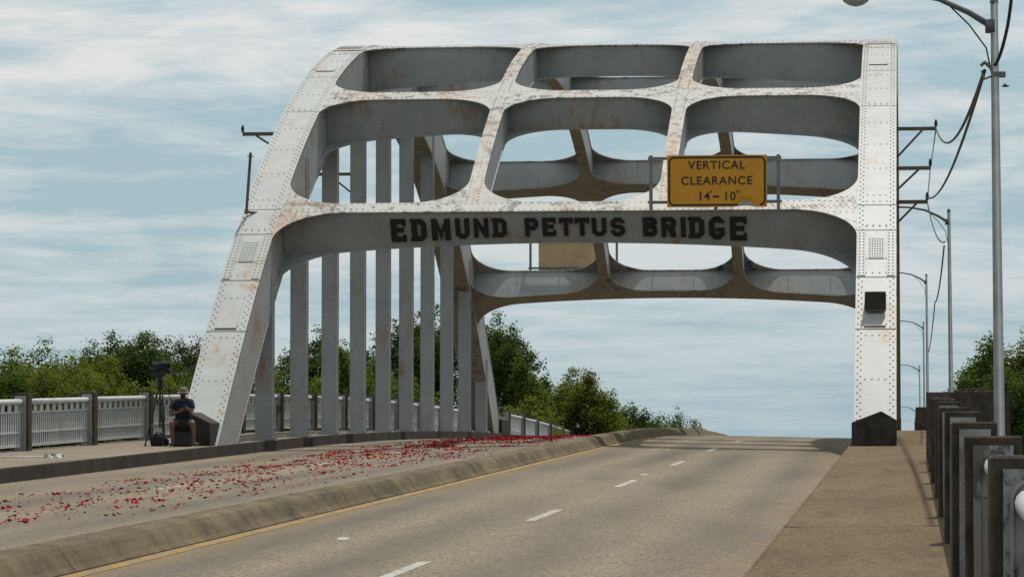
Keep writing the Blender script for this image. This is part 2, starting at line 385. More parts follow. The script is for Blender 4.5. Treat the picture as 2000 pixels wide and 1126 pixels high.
# ------------------------------------------------------------------ the steel arch
AK = .01575; DG = G-.0086; YC, ZC = 102.+DG/(2*AK), 11.93+DG*102+DG*DG/(4*AK)
XL, XR = (-15.85, -14.93), (-1.15, -.24)
def az(Y): return ZC-AK*(Y-YC)**2
def AP(x, Y, t):            # point on the extrados at run Y, moved t inwards
    dz = -2*AK*(Y-YC); q = sqrt(1+dz*dz); return Vector((x, Y+t*dz/q, az(Y)-t/q))
def AN(Y):
    dz = -2*AK*(Y-YC); q = sqrt(1+dz*dz); return Vector((0, -dz/q, 1/q))
def onarch(u, v):
    d = ray(u, v); B = d.z-2*AK*YC; C_ = CAM.z-ZC+AK*YC**2; D = B*B-4*AK*C_
    return CAM+d*((-B-sqrt(max(0, D)))/(2*AK))
ROOT = Vector((XC, YC, sw(YC)))
arch = empty('steel_arch', ROOT, 'white riveted steel arch over the road with black name lettering on its cross beam', 'bridge')
def patch(b, x0, x1, ya, yb, t0, th, nx=1):
    ny = max(1, int(abs(yb-ya)/.6)); b.grid(lambda u, v, t: AP(x0+(x1-x0)*u, ya+(yb-ya)*v, t0+t), nx, ny, th)
class Rivets:
    def __init__(s): s.p = []
    def add(s, p, n): s.p.append((Vector(p), Vector(n)))
    def ext(s, x, Y, t=0): s.add(AP(x, Y, t), AN(Y))
    def build(s, mat, parent, r=.021):
        b = MB()
        for p, n in s.p:
            u = n.orthogonal().normalized(); w = n.cross(u); k = len(b.v)
            for rr, h in ((r, -.002), (r*.85, r*.45), (r*.42, r*.8)):
                for j in range(6): b.v.append(tuple(p+(u*cos(pi/3*j)+w*sin(pi/3*j))*rr+n*h))
            for a_ in (0, 6):
                for j in range(6): b.f.append((k+a_+j, k+a_+(j+1) % 6, k+a_+6+(j+1) % 6, k+a_+6+j))
            b.f.append(tuple(k+12+j for j in range(6)))
        return b.build('rivets', mat, parent, True, 'stuff')
def dep(x): return .84+.36*((x-XC)/6.9)**2
STR = [(82.80, 83.20), (89.32, 89.93), (96.75, 97.40)]; STR += [(2*YC-.4-b_, 2*YC-.4-a_) for a_, b_ in STR[::-1]]
SX = [(-10.52, -10.17), (-5.88, -5.53)]
YB0, YB1 = 74.5, 2*YC-74.5
seams = [YB0, 78.45, 80.15, 81.9, 82.95, 88.4, 91.5, 94.9, 97.6, 102]; seams += [2*YC-y for y in seams[-2::-1]]
for (x0, x1), inner in ((XL, 1), (XR, -1)):
    b = MB(); D = 1.45
    for xa, xb in ((x0+.012, x0+.04), (x1-.04, x1-.012)):
        ny = 70; b.grid(lambda u, v, t: AP(xa+t, YB0+(YB1-YB0)*v, .03+(D-.03)*u), 1, ny, xb-xa)
    rib = b.build('arch_rib', 'paint_shaded', arch)
    b = MB(); patch(b, x0, x1, YB0, YB1, D, .03); b.build('soffit_plate', 'paint_rust', rib)
    for i in range(len(seams)-1):
        b = MB(); patch(b, x0, x1, seams[i]+.017, seams[i+1]-.017, 0, .03); b.build('cover_plate', 'paint' if (seams[i] < 94 or seams[i] > 110) else 'paint_peel', rib)
    b = MB(); patch(b, x0+.02, x1-.02, YB0, YB1, .031, .01); b.build('backing_plate', 'vent', rib)
    R = Rivets(); Y = YB0+.6; k = 0
    while Y < YB1-.6:
        for e, sg in ((x0, 1), (x1, -1)):
            R.ext(e+sg*(.065 if k % 2 else .135), Y)
        st_ = .105/sqrt(1+(2*AK*(Y-YC))**2)*1.1; Y += st_; k += 1
    for Y in np.arange(YB0+1.2, YB1-1, 1.28):
        for j in range(4): R.ext(x0+.235+j*(x1-x0-.47)/3, Y)
    for sY in seams[1:-1]:
        for j in range(4): R.ext(x0+.22+j*(x1-x0-.44)/3, sY+.16)
    Y = YB0+.6
    while Y < YB1-.6:             # rows down the inner side
        xe = x1-.012 if inner > 0 else x0+.012
        for t in (.09, D-.1): R.add(AP(xe, Y, t), (inner, 0, 0))
        xe = x0+.012 if inner > 0 else x1-.012
        for t in (.09, D-.1): R.add(AP(xe, Y, t), (-inner, 0, 0))
        Y += .14
    for Y in np.arange(YB0+2, YB1-1, 1.6):
        for t in np.arange(.25, D-.2, .14): R.add(AP(x1-.012 if inner > 0 else x0+.012, Y, t), (inner, 0, 0))
    R.build('paint', rib)
    for Ya in (80.20, 2*YC-81.84):             # splice straps and the riveted patch between them
        for e, w in ((x0+.03, .18), (x1-.21, .18)):
            b = MB(); patch(b, e, e+w, Ya, Ya+1.64, -.02, .017); b.build('splice_strap', 'paint', rib)
        b = MB(); patch(b, x0+.28, x1-.28, Ya+.62, Ya+1.4, -.02, .017); b.build('rivet_patch', 'paint', rib)
        R2 = Rivets()
        for i in range(6):
            for j in range(8): R2.ext(x0+.31+i*(x1-x0-.62)/5, Ya+.68+j*.093, -.02)
        for e in (x0+.075, x0+.165, x1-.075, x1-.165):
            for j in range(14): R2.ext(e, Ya+.08+j*.114, -.02)
        R2.build('paint', rib)
    for Ya in (97.7-1.9,):                          # top reinforcing plates with ribs
        b = MB(); patch(b, x0+.05, x1-.05, Ya, Ya+2.6, -.025, .022); b.build('crown_plate', 'paint_peel', rib)
        b = MB()
        for i in range(8): patch(b, x0+.14+i*.085, x0+.158+i*.085, Ya+.25, Ya+1.1, -.06, .034)
        b.build('crown_ribs', 'paint', rib)
    # maintenance hatch with a rusty lower edge
    hv_ = [(78.55, 79.35), (92.2, 92.75)]
    for Ya, Yb in hv_:
        b = MB(); patch(b, x0+.2, x1-.24, Ya, Yb, -.014, .012); h = b.build('hatch_plate', 'paint', rib)
        b = MB(); patch(b, x0+.19, x1-.23, Ya-.034, Ya-.012, -.022, .02); b.build('hatch_ledge', 'rusty_steel', h)
    if inner < 0:
        p = onarch(1710, 590); n_ = AN(p.y); b = MB()
        b.box(p.x-.22, p.x+.22, p.y-.42, p.y+.1, p.z-.19, p.z+.2)
        vb = b.build('vent_box', 'vent', rib)
        b = MB(); b.box(p.x-.235, p.x+.235, p.y-.44, p.y-.40, p.z-.215, p.z-.185); b.box(p.x-.235, p.x+.235, p.y-.44, p.y-.40, p.z+.195, p.z+.225)
        b.box(p.x-.24, p.x-.215, p.y-.44, p.y-.40, p.z-.18, p.z+.19); b.box(p.x+.215, p.x+.24, p.y-.44, p.y-.40, p.z-.18, p.z+.19); b.build('vent_frame', 'rusty_steel', vb)
        q = onarch(1709, 622); b = MB(); patch(b, q.x-.2, q.x+.2, q.y-.22, q.y+.22, -.016, .014); b.build('patch_plate', 'paint', rib)
def fillet(b, xc, yc, dx, dy, t, th, n=9, ns=4):
    # corner (xc, yc); the opening lies towards (dx, dy); plate fills between the corner and the quarter ellipse
    tf = t if callable(t) else (lambda x: t)
    def P(u, v, tt):
        a_ = u*pi/2; ex, ey = xc+dx*(1-cos(a_)), yc+dy*(1-sin(a_))
        # straight edge point for the same parameter, so that v runs edge -> arc
        if u < .5: lx, ly = xc, yc+dy*(1-u*2)
        else: lx, ly = xc+dx*(u-.5)*2, yc
        x, y = lx+(ex-lx)*v, ly+(ey-ly)*v; return AP(x, y, tf(x)+tt)
    b.grid(P, n*2, ns, th)
edges = [XL[1]]+[e for s_ in SX for e in s_]+[XR[0]]
bays = [(XL[1], SX[0][0]), (SX[0][1], SX[1][0]), (SX[1][1], XR[0])]
RX, RY = 1.35, 1.08
struts = []
for si, (ya, yb) in enumerate(STR):
    near = si < 3
    b = MB(); patch(b, XL[1], XR[0], ya, yb, 0, .03, 22)
    for (xa, xb) in bays:
        for x_, d_ in ((xa, RX), (xb, -RX)):
            if si > 0: fillet(b, x_, ya, d_, -RY, 0, .03)
            if si < 5: fillet(b, x_, yb, d_, RY, 0, .03)
    if si == 0:
        for x_, d_ in ((XL[1], 1.6), (XR[0], -1.6)): fillet(b, x_, ya, d_, -1.12, 0, .03)
    if si == 5:
        for x_, d_ in ((XL[1], 1.6), (XR[0], -1.6)): fillet(b, x_, yb, d_, 1.12, 0, .03)
    o = b.build('cross_beam', 'paint_peel', arch); struts.append(o)
    for yw, th, nm in ((ya+.03, .02, 'web'), (yb-.05, .02, 'web')):
        b = MB(); b.grid(lambda u, v, t: AP(XL[1]+(XR[0]-XL[1])*u, yw+t, .03+(dep(XL[1]+(XR[0]-XL[1])*u)-.03)*v), 40, 1, th)
        b.build(nm, 'paint_shaded', o)
    b = MB(); b.grid(lambda u, v, t: AP(XL[1]+(XR[0]-XL[1])*u, ya+(yb-ya)*v, dep(XL[1]+(XR[0]-XL[1])*u)+t), 40, 1, .03)
    for (xa, xb) in bays:
        for x_, d_ in ((xa, RX), (xb, -RX)):
            if si > 0: fillet(b, x_, ya, d_, -RY, dep, .03)
            if si < 5: fillet(b, x_, yb, d_, RY, dep, .03)
    if si == 0:
        for x_, d_ in ((XL[1], 1.6), (XR[0], -1.6)): fillet(b, x_, ya, d_, -1.12, dep, .03)
    if si == 5:
        for x_, d_ in ((XL[1], 1.6), (XR[0], -1.6)): fillet(b, x_, yb, d_, 1.12, dep, .03)
    b.build('soffit_flange', 'paint_shaded' if near else 'paint_rust', o)
    R = Rivets()
    for x in np.arange(XL[1]+.1, XR[0], .145):
        R.ext(x, ya+.05); R.ext(x, yb-.05)
        if si:
            w = AP(x, ya+.03, .09); R.add(w, -(AP(x, ya+.1, .1)-AP(x, ya, .1)).normalized())
            w = AP(x, ya+.03, dep(x)-.07); R.add(w, -(AP(x, ya+.1, .1)-AP(x, ya, .1)).normalized())
    if si:
        for x0, x1 in bays:
            for k in (1, 2):
                x = x0+(x1-x0)*k/3
                for t in np.arange(.17, dep(x)-.12, .1): R.add(AP(x, ya+.03, t), -(AP(x, ya+.1, .1)-AP(x, ya, .1)).normalized())
    for e, sg in ((XL[1], 1), (XR[0], -1)):
        for i in range(14):
            for Yr in (ya-.13, ya+.14, yb+.12): R.ext(e+sg*(.1+i*.145), Yr if (i < 5 or ya < Yr < yb) else (ya+.14))
    R.build('paint_peel', o, .019)
# longitudinal beams between the cross beams
for pi_ in range(5):
    ya, yb = STR[pi_][1], STR[pi_+1][0]
    for x0, x1 in SX:
        b = MB(); patch(b, x0, x1, ya, yb, 0, .03); o = b.build('longitudinal_beam', 'paint_beam', arch)
        for xa in (x0+.02, x1-.04):
            b = MB(); ny = 12; b.grid(lambda u, v, t: AP(xa+t, ya+(yb-ya)*v, .03+(dep(xa)-.03)*u), 1, ny, .02); b.build('web', 'paint_shaded', o)
        b = MB(); ny = 12; b.grid(lambda u, v, t: AP(x0+(x1-x0)*u, ya+(yb-ya)*v, dep(x0)+.002+t), 1, ny, .03); b.build('soffit_flange', 'paint_rust' if pi_ > 1 else 'paint_shaded', o)
        b = MB(); patch(b, (x0+x1)/2-.006, (x0+x1)/2+.006, ya+1.2, yb-1.2, -.006, .005); b.build('seam_bead', 'paint_rust', o)
        R = Rivets()
        for Y in np.arange(ya+.1, yb, .15):
            if Y < ya+1.3 or Y > yb-1.3:
                R.ext(x0+.05, Y); R.ext(x1-.05, Y)
        R.build('paint_peel', o, .019)
# ------------------------------------------------------------------ lettering on the near cross beam
def strp(o_, i_): return [[o_[k], o_[k+1], i_[k+1], i_[k]] for k in range(len(o_)-1)]
def rect(x0, z0, x1, z1): return [(x0, z0), (x1, z0), (x1, z1), (x0, z1)]
def glyph(ch, w):           # polygons in a w x 1 box
    s_ = .225; h = .20; c = .2; ci = .06
    def bowl(z0, z1, cc=c): return strp([(s_, z0), (w-cc, z0), (w, z0+cc), (w, z1-cc), (w-cc, z1), (s_, z1)],
                                 [(s_, z0+h), (w-s_-ci, z0+h), (w-s_, z0+h+ci), (w-s_, z1-h-ci), (w-s_-ci, z1-h), (s_, z1-h)])
    stem = rect(0, 0, s_, 1)
    if ch == 'E': return [stem, rect(s_, 0, w, h), rect(s_, .42, w*.86, .6), rect(s_, 1-h, w, 1), rect(w-.13, h, w, h+.09), rect(w-.13, 1-h-.09, w, 1-h)]
    if ch == 'D': return [stem]+bowl(0, 1)+[rect(-.06, 0, 0, h*.6), rect(-.06, 1-h*.6, 0, 1)]
    if ch == 'I': return [stem]
    if ch == 'T': return [rect(w/2-s_/2, 0, w/2+s_/2, 1-h), rect(0, 1-h, w, 1), rect(0, 1-h-.1, .12, 1-h), rect(w-.12, 1-h-.1, w, 1-h)]
    if ch == 'U': return strp([(0, 1), (0, c), (c, 0), (w-c, 0), (w, c), (w, 1)], [(s_, 1), (s_, h+ci), (s_+ci, h), (w-s_-ci, h), (w-s_, h+ci), (w-s_, 1)])
    if ch == 'N': return [rect(0, 0, s_*.9, 1), rect(w-s_*.9, 0, w, 1), [(s_*.9, 1), (s_*.9, .62), (w-s_*.9, 0), (w-s_*.9, .38)]]
    if ch == 'M': return [stem, rect(w-s_, 0, w, 1), [(s_, 1), (s_, .6), (w/2, .0), (w/2, .42)], [(w-s_, 1), (w/2, .42), (w/2, 0), (w-s_, .6)]]
    if ch == 'P': return [stem]+bowl(.36, 1, .16)
    if ch == 'R': return [stem]+bowl(.40, 1, .16)+[[(s_+.08, .40), (w-.30, .40), (w-.24, 0), (w-.0, 0), (w-.05, .40)][0:1]+[(w-.27, 0), (w, 0), (w-.08, .40)]]
    if ch == 'B': return [stem]+bowl(.49, 1, .15)+[p for p in strp([(s_, 0), (w-.16, 0), (w, .16), (w, .40), (w-.06, .489), (s_, .489)], [(s_, h), (w-s_-ci, h), (w-s_, h+.04), (w-s_, .37), (w-s_-.03, .40), (s_, .40)])]
    if ch == 'G': return strp([(w, .74), (w, 1-c), (w-c, 1), (c, 1), (0, 1-c), (0, c), (c, 0), (w-c, 0), (w, c), (w, .5)],
                              [(w-s_, .74), (w-s_, 1-h-ci), (w-s_-ci, 1-h), (s_+ci, 1-h), (s_, 1-h-ci), (s_, h+ci), (s_+ci, h), (w-s_-ci, h), (w-s_, h+ci), (w-s_, .5)])+[rect(w-s_-.14, .36, w-s_, .5)]
    if ch == 'S': return strp([(w, .74), (w, 1-c), (w-c, 1), (c, 1), (0, 1-c), (0, .56), (c*.8, .42), (w-s_-.05, .42), (w-s_, .36), (w-s_, h+.04), (w-s_-ci, h), (s_+ci, h), (s_, h+ci), (s_, .30)],
                              [(w-s_, .74), (w-s_, 1-h-ci), (w-s_-ci, 1-h), (s_+ci, 1-h), (s_, 1-h-.04), (s_, .66), (s_+.05, .6), (w-c*.8, .6), (w, .46), (w, c), (w-c, 0), (c, 0), (0, c), (0, .30)])
    return []
TXT = [('E', 58, 145, 72, 185), ('D', 165, 250, 72, 182), ('M', 268, 372, 71, 178), ('U', 390, 470, 69, 169), ('N', 485, 567, 68, 164), ('D', 585, 660, 67, 161),
       ('P', 748, 822, 66, 158), ('E', 838, 913, 65, 156), ('T', 925, 1000, 65, 155), ('T', 1005, 1085, 65, 155), ('U', 1093, 1172, 65, 155), ('S', 1190, 1267, 64, 157),
       ('B', 1355, 1432, 62, 157), ('R', 1450, 1530, 62, 160), ('I', 1550, 1572, 62, 162), ('D', 1595, 1675, 61, 166), ('G', 1695, 1780, 60, 172), ('E', 1803, 1893, 60, 178)]
ya0 = STR[0][0]+.03
wa = AP(0, ya0, 0); wb = AP(0, ya0, 1); wdir = (wb-wa)          # down the web
def onweb(u, v):            # where a sight line meets the near web's plane
    d = ray(u, v); nrm = Vector((0, wdir.z, -wdir.y)); k = (wa-CAM).dot(nrm)/d.dot(nrm); p = CAM+d*k; return p.x, (p-Vector((p.x, wa.y, wa.z))).dot(wdir)
for ch, a0, a1, b0_, b1_ in TXT:
    u0, u1, v0, v1 = 740+a0/2.632, 740+a1/2.632, 400+b0_/2.632, 400+b1_/2.632
    x0, t0 = onweb(u0, v0); x1, t1 = onweb(u1, v1); H = t1-t0
    b = MB()
    for poly in glyph(ch, (x1-x0)/H):
        n = len(poly); vs_ = []
        for dpt in (-.004, -.05):
            for gx, gz in poly: vs_.append(AP(x0+gx*H, ya0, t1-gz*H)+Vector((0, -wdir.z, wdir.y))*dpt*(-1 if Vector((0, -wdir.z, wdir.y)).y < 0 else 1))
        b.add(vs_, [tuple(range(n)), tuple(range(2*n-1, n-1, -1))]+[(i, i+n, (i+1) % n+n, (i+1) % n) for i in range(n)])
    b.build('letter', 'black_letter', struts[0])
# ------------------------------------------------------------------ hangers
HY = [81.9+4.72*i for i in range(10)]
for xc, inner in ((-15.12, 1), (-.97, -1)):
    for hi, Y in enumerate(HY):
        z0 = sw(Y)-.05; ztop = az(Y)-.5 if 84 < Y < 121 else az(Y)-.9
        b = MB(); w = .205
        b.box(xc-w, xc+w, Y-.16, Y-.14, z0, ztop); b.box(xc-w, xc+w, Y+.14, Y+.16, z0, ztop); b.box(xc-.012, xc+.012, Y-.14, Y+.14, z0, ztop)
        b.box(xc+inner*(w-.02)-.006, xc+inner*(w-.02)+.006, Y-.14, Y+.14, z0, ztop)
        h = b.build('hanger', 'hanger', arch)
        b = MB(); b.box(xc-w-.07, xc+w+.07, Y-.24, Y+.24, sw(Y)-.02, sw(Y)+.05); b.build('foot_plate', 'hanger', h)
        R = Rivets(); k = 0
        for z in np.arange(z0+.15, ztop-.1, .165):
            for sx_ in (-1, 1): R.add((xc+sx_*(w-.05), Y-.16, z), (0, -1, 0))
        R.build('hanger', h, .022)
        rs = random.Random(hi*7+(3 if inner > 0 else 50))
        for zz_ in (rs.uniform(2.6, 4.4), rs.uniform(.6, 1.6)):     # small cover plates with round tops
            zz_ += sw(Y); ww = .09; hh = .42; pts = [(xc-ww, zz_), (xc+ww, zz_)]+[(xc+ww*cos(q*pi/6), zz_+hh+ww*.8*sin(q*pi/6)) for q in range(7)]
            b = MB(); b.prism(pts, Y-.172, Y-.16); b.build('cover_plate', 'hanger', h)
# wire brackets bolted to the ribs
def bracket(tip, root, brace, parent=arch):
    b = MB(); b.bar(root, tip, .07, .09); t_, r_ = Vector(tip), Vector(root)
    b.bar(t_+(r_-t_)*.35+Vector((0, 0, -.04)), brace, .05, .05); o = b.build('bracket', 'rusty_steel', parent)
    b = MB(); b.tube([t_+Vector((0, 0, .04)), t_+Vector((0, 0, .16))], [.03, .045], 8); b.tube([t_+Vector((.0, 0, .16)), t_+Vector((.0, 0, .22))], .03, 8); b.build('insulator', 'wire', o)
    return t_
br = []
for (ut, vt), (ub, vb), Yb in (((1828, 251), (1752, 308), 88.5), ((1817, 328), (1752, 372), 85.2), ((1811, 394), (1754, 437), 83.2)):
    tip = at(ut, vt, Yb); root_ = Vector((XR[1], Yb, tip.z)); bz = at(ub, vb, Yb); br.append(bracket(tip, root_, (XR[1], Yb, bz.z)))
tip = at(474, 262, 88.0); bl = bracket(tip, (XL[0], 88.0, tip.z), (XL[0], 88.0, tip.z-.45))
tip = at(668, 340, 101.); bracket((-17.2, 101, tip.z), (XL[0], 101, tip.z), (XL[0], 101, tip.z-.75))
p0, p1 = at(481, 418, 82.6), at(489.5, 298, 82.6)
b = MB(); b.tube([p0, p1], .035, 8); b.tube([p1+Vector((-.09, 0, -.09)), p1+Vector((.09, 0, -.09))], .012, 6)
b.bar(p0+Vector((-.04, .02, .05)), p0+Vector((.25, .3, .05)), .05, .05); b.build('mast_pipe', 'rusty_steel', arch)
# ------------------------------------------------------------------ concrete pedestals at the feet of the ribs
def pedestal(x0, x1, ya, yb, label, peak):
    z0 = sw((ya+yb)/2)-.06; b = MB(); xp = x0+(x1-x0)*peak
    lo_l, lo_r, pk = .50, .55, .74; zf = sw(ya)
    poly = [(x0, z0), (x1, z0), (x1, zf+(lo_r if peak > .5 else .50)), (xp, zf+pk), (x0, zf+(.50 if peak > .5 else .55))]
    b.prism(poly, ya, yb); o = b.build('concrete_pedestal', 'pedestal_concrete', L=((x0+x1)/2, (ya+yb)/2, z0)); tag(o, label, 'pedestal', 'pedestals of the arch')
    md_ = o.modifiers.new('bevel', 'BEVEL'); md_.width = .025; md_.segments = 2; return o
pedestal(XR[0]-.03, XR[1]+.01, 74.7, 76.9, 'dark concrete pedestal with peaked top at the foot of the right leg', .66)
pedestal(XL[0]+.0, XL[1]-.06, 74.7, 76.9, 'dark concrete pedestal beside the seated person at the foot of the left leg', .42)
pedestal(XR[0]-.03, XR[1]+.01, 2*YC-76.9, 2*YC-74.6, 'concrete pedestal at the far foot of the right rib', .66)
pedestal(XL[0]+.0, XL[1]+.1, 2*YC-76.4, 2*YC-73.6, 'dark concrete pedestal at the far end of the left rib', .42)

# ------------------------------------------------------------------ railings
PW, PD, PH, BAY = .33, .30, 1.18, 5.75
def post_mesh():
    b = MB(); b.box(-PW/2, PW/2, -PD/2, PD/2, -.1, PH); me = b.mesh('post', 'dark_concrete'); 
    bm_ = bmesh.new(); bm_.from_mesh(me); bmesh.ops.bevel(bm_, geom=bm_.edges[:], offset=.012, segments=1, affect='EDGES'); bm_.to_mesh(me); bm_.free(); return me
def plate_mesh():
    b = MB(); b.box(-.115, .115, -.018, .018, 0, PH-.055)
    pts = []
    n = 10
    for k in range(n+1): pts.append((.088*cos(pi*k/n), 1.0+.088*sin(pi*k/n)))
    out_ = [(.088, .0)]+pts+[(-.088, .0)]; inn = [(.074, .0)]+[(x*.84, 1.0+(z-1.0)*.84) for x, z in pts]+[(-.074, .0)]
    for k in range(len(out_)-1):
        q = [out_[k], out_[k+1], inn[k+1], inn[k]]
        b.prism(q, -.033, -.018); b.prism(q, .018, .033)
    return b.mesh('end_plate', 'end_plate')
BL = BAY-PD
def pipe_mesh():
    b = MB(); b.tube([(0, -BL/2, 1.0), (0, BL/2, 1.0)], .06, 14); return b.mesh('top_rail', 'rail', smooth=True)
def panel_mesh():
    b = MB()
    for z, h in ((.79, .035), (.385, .035), (.12, .05)): b.box(-.022, .022, -BL/2+.036, BL/2-.036, z-h/2, z+h/2)
    n = 10; st_ = (BL-.2)/n
    for k in range(n):
        y = -BL/2+.1+(k+.5)*st_; b.box(-.006, .006, y-.13, y+.13, .80, .95)
    n = 30; st_ = (BL-.16)/n
    for k in range(n+1):
        y = -BL/2+.08+k*st_; b.box(-.005, .005, y-.042, y+.042, .11, .79)
    return b.mesh('balusters', 'rail')
pm, em, tm, bm2 = post_mesh(), plate_mesh(), pipe_mesh(), panel_mesh()
def railing(side, label):
    xn, xw = XC+side*(8.375+PW/2), XC+side*(9.51+PW/2)
    root = empty('bridge_railing', (xn, 60, sw(60)), label, 'railing', 'bridge railings'); RL = Vector(root.location)
    def post(x, Y, plates=(1, -1)):
        o = inst('post', pm, root, Vector((x+random.uniform(-.006, .006), Y, sw(Y)+random.uniform(-.015, .012)))-RL, (random.uniform(-.006, .006), random.uniform(-.007, .007), random.uniform(-.03, .03)))
        for s_ in plates: inst('end_plate', em, o, (0, s_*(PD/2+.02), 0))
    def bay(x, Y):
        r = (atan(slope(Y)), 0, 0); inst('top_rail', tm, root, Vector((x, Y, sw(Y)))-RL, r)
        o = inst('balusters', bm2, root, Vector((x, Y, sw(Y)))-RL, r); o['kind'] = 'stuff'
    Yn = [14.5+PD/2+BAY*k for k in range(-2, 9)]
    if side < 0: Yn = Yn[-4:]
    for i, Y in enumerate(Yn):
        post(xn, Y)
        if i < len(Yn)-1: bay(xn, Y+BAY/2)
    def wall(Y, w0, w1):
        b = MB(); b.box(min(w0, w1), max(w0, w1), Y-.15, Y+.15, sw(Y)-.1, sw(Y)+PH+.02); b.build('return_wall', 'dark_concrete', root)
    off = PW/2
    wall(JA+.2, xn-side*off, xw+side*off); wall(JB-.3, xn-side*off, xw+side*off)
    Yw = [69.2+BAY*k for k in range(0, 13)]
    bay(xw, 69.2-BAY/2); post(xw, 69.2-BAY)
    for i, Y in enumerate(Yw):
        if Y > JB-1: break
        post(xw, Y)
        if Y+BAY < JB+1: bay(xw, Y+BAY/2)
    Yf = [JB+3.6+BAY*k for k in range(0, 14)]
    for i, Y in enumerate(Yf):
        post(xn, Y)
        if i < len(Yf)-1: bay(xn, Y+BAY/2)
    return root
railing(-1, 'white steel railing with dark posts behind the arch along the left footway')
railing(1, 'railing of dark concrete posts and white pipe along the right footway')

# ------------------------------------------------------------------ signs
def text_mesh(s, size, mat, extrude=.002, sx=1.0):
    cu = bpy.data.curves.new('text', 'FONT'); cu.body = s; cu.size = size; cu.align_x = 'CENTER'; cu.extrude = extrude; cu.space_character = 1.13; cu.offset = size*.012
    o = bpy.data.objects.new('text', cu); COL.objects.link(o); bpy.context.view_layer.update()
    me = bpy.data.meshes.new_from_object(o.evaluated_get(bpy.context.evaluated_depsgraph_get())); bpy.data.objects.remove(o)
    me.materials.clear(); me.materials.append(M[mat]); return me
def rrect(x0, x1, z0, z1, r, n=5):
    p = []
    for cx, cz, a0 in ((x1-r, z0+r, -90), (x1-r, z1-r, 0), (x0+r, z1-r, 90), (x0+r, z0+r, 180)):
        for k in range(n+1): q = radians(a0+90*k/n); p.append((cx+r*cos(q), cz+r*sin(q)))
    return p
def clearance_sign(Ys, x0, x1, z0, z1, label, front, supports):
    o = empty('clearance_sign', ((x0+x1)/2, Ys, z0), label, 'sign', 'clearance signs on the arch')
    f = -1 if front else 1
    b = MB(); nx, nz = 40, 20
    def P(u, v, t):
        x, z = x0+(x1-x0)*u, z0+(z1-z0)*v; bend = 0
        if v < .2 and .66 < u < .9: bend = .05*(1-v/.2)*sin(pi*(u-.66)/.24)
        return Vector((x, Ys+bend+t, z+bend*.6))
    b.grid(P, nx, nz, .006)
    face = b.build('sign_panel', 'sign_yellow' if front else 'sign_back', o)
    if front:
        out_, inn = rrect(x0+.03, x1-.03, z0+.03, z1-.03, .14), rrect(x0+.075, x1-.075, z0+.075, z1-.075, .1)
        b = MB(); n = len(out_); kk = len(b.v)
        def yb_(x, z): u, v = (x-x0)/(x1-x0), (z-z0)/(z1-z0); return Ys-.005+(.05*(1-v/.2)*sin(pi*(u-.66)/.24) if v < .2 and .66 < u < .9 else 0)
        # the border is interrupted by the dent
        def dens(p):
            r_ = []
            for i in range(len(p)):
                a_, c_ = p[i], p[(i+1) % len(p)]; m_ = 12 if sqrt((a_[0]-c_[0])**2+(a_[1]-c_[1])**2) > .3 else 1
                r_ += [(a_[0]+(c_[0]-a_[0])*k/m_, a_[1]+(c_[1]-a_[1])*k/m_) for k in range(m_)]
            return r_
        out_, inn = dens(out_), dens(inn); n = len(out_)
        b.v = [(x, yb_(x, z), z) for x, z in out_]+[(x, yb_(x, z), z) for x, z in inn]
        for i in range(n):
            xm = out_[i][0]
            if z0+.02 < out_[i][1] < z0+.05 and x0+.70*(x1-x0) < xm < x0+.9*(x1-x0): continue
            b.f.append((i, (i+1) % n, n+(i+1) % n, n+i))
        b.build('sign_border', 'sign_black', face)
        b = MB(); cx_, cz_ = x0+(x1-x0)*.79, z0+.06
        pts = [(cx_+.19*cos(q*pi/9)*(1+.1*sin(q*5)), cz_-.05+.15*sin(q*pi/9)) for q in range(10)]
        kk = [(x, yb_(x, z)-.004, z) for x, z in pts]; b.v = [(cx_, yb_(cx_, cz_)-.004, cz_-.02)]+kk; b.f = [(0, i, i+1) for i in range(1, len(kk))]
        b.build('scraped_dent', 'dent', face)
        W_ = x1-x0; H_ = z1-z0
        for txt, zc_, size in (('VERTICAL', .735, .275), ('CLEARANCE', .435, .275), ("14   10", .135, .28)):
            me = text_mesh(txt, size, 'sign_black'); t = bpy.data.objects.new('lettering', me); COL.objects.link(t); t.parent = face
            t.location = ((x0+x1)/2-base(o).x-.01, Ys-.008-base(o).y, z0+H_*zc_-base(o).z); t.rotation_euler = (pi/2, 0, 0)
        b = MB(); cx_ = (x0+x1)/2; zz_ = z0+H_*.135+.23
        for dx in (-.155, .45, .51): b.add([(cx_+dx-.012, Ys-.006, zz_-.07), (cx_+dx+.008, Ys-.006, zz_-.07), (cx_+dx+.034, Ys-.006, zz_+.005), (cx_+dx+.01, Ys-.006, zz_+.005)], [(0, 1, 2, 3)])
        b.add([(cx_-.10, Ys-.006, zz_-.17), (cx_+.05, Ys-.006, zz_-.17), (cx_+.05, Ys-.006, zz_-.125), (cx_-.10, Ys-.006, zz_-.125)], [(0, 1, 2, 3)])
        b.build('foot_and_inch_marks', 'sign_black', face)
    for xs_ in supports:
        b = MB(); yb2 = Ys-f*.06; b.box(xs_-.04, xs_+.04, yb2-.03, yb2+.03, z0-.10, z1+.01); b.build('support_post', 'galv', o)
    for zz_ in (z0+.13, z1-.06):
        b = MB(); yb2 = Ys-f*.115; b.box(supports[0]-.07, supports[-1]+.07, yb2-.02, yb2+.02, zz_-.035, zz_+.035)
        p = b.build('cross_rail', 'galv', o)
    return o
pa = at(1303, 405, 82.55); pb = at(1498, 302, 82.55); s0, s1, s2 = at(1271, 350, 82.55).x, at(1398, 350, 82.55).x, at(1520, 350, 82.55).x
clearance_sign(82.55, pa.x, pb.x, pa.z, pb.z, 'yellow vertical clearance sign above the bridge name lettering', True, [s0, s1, s2])
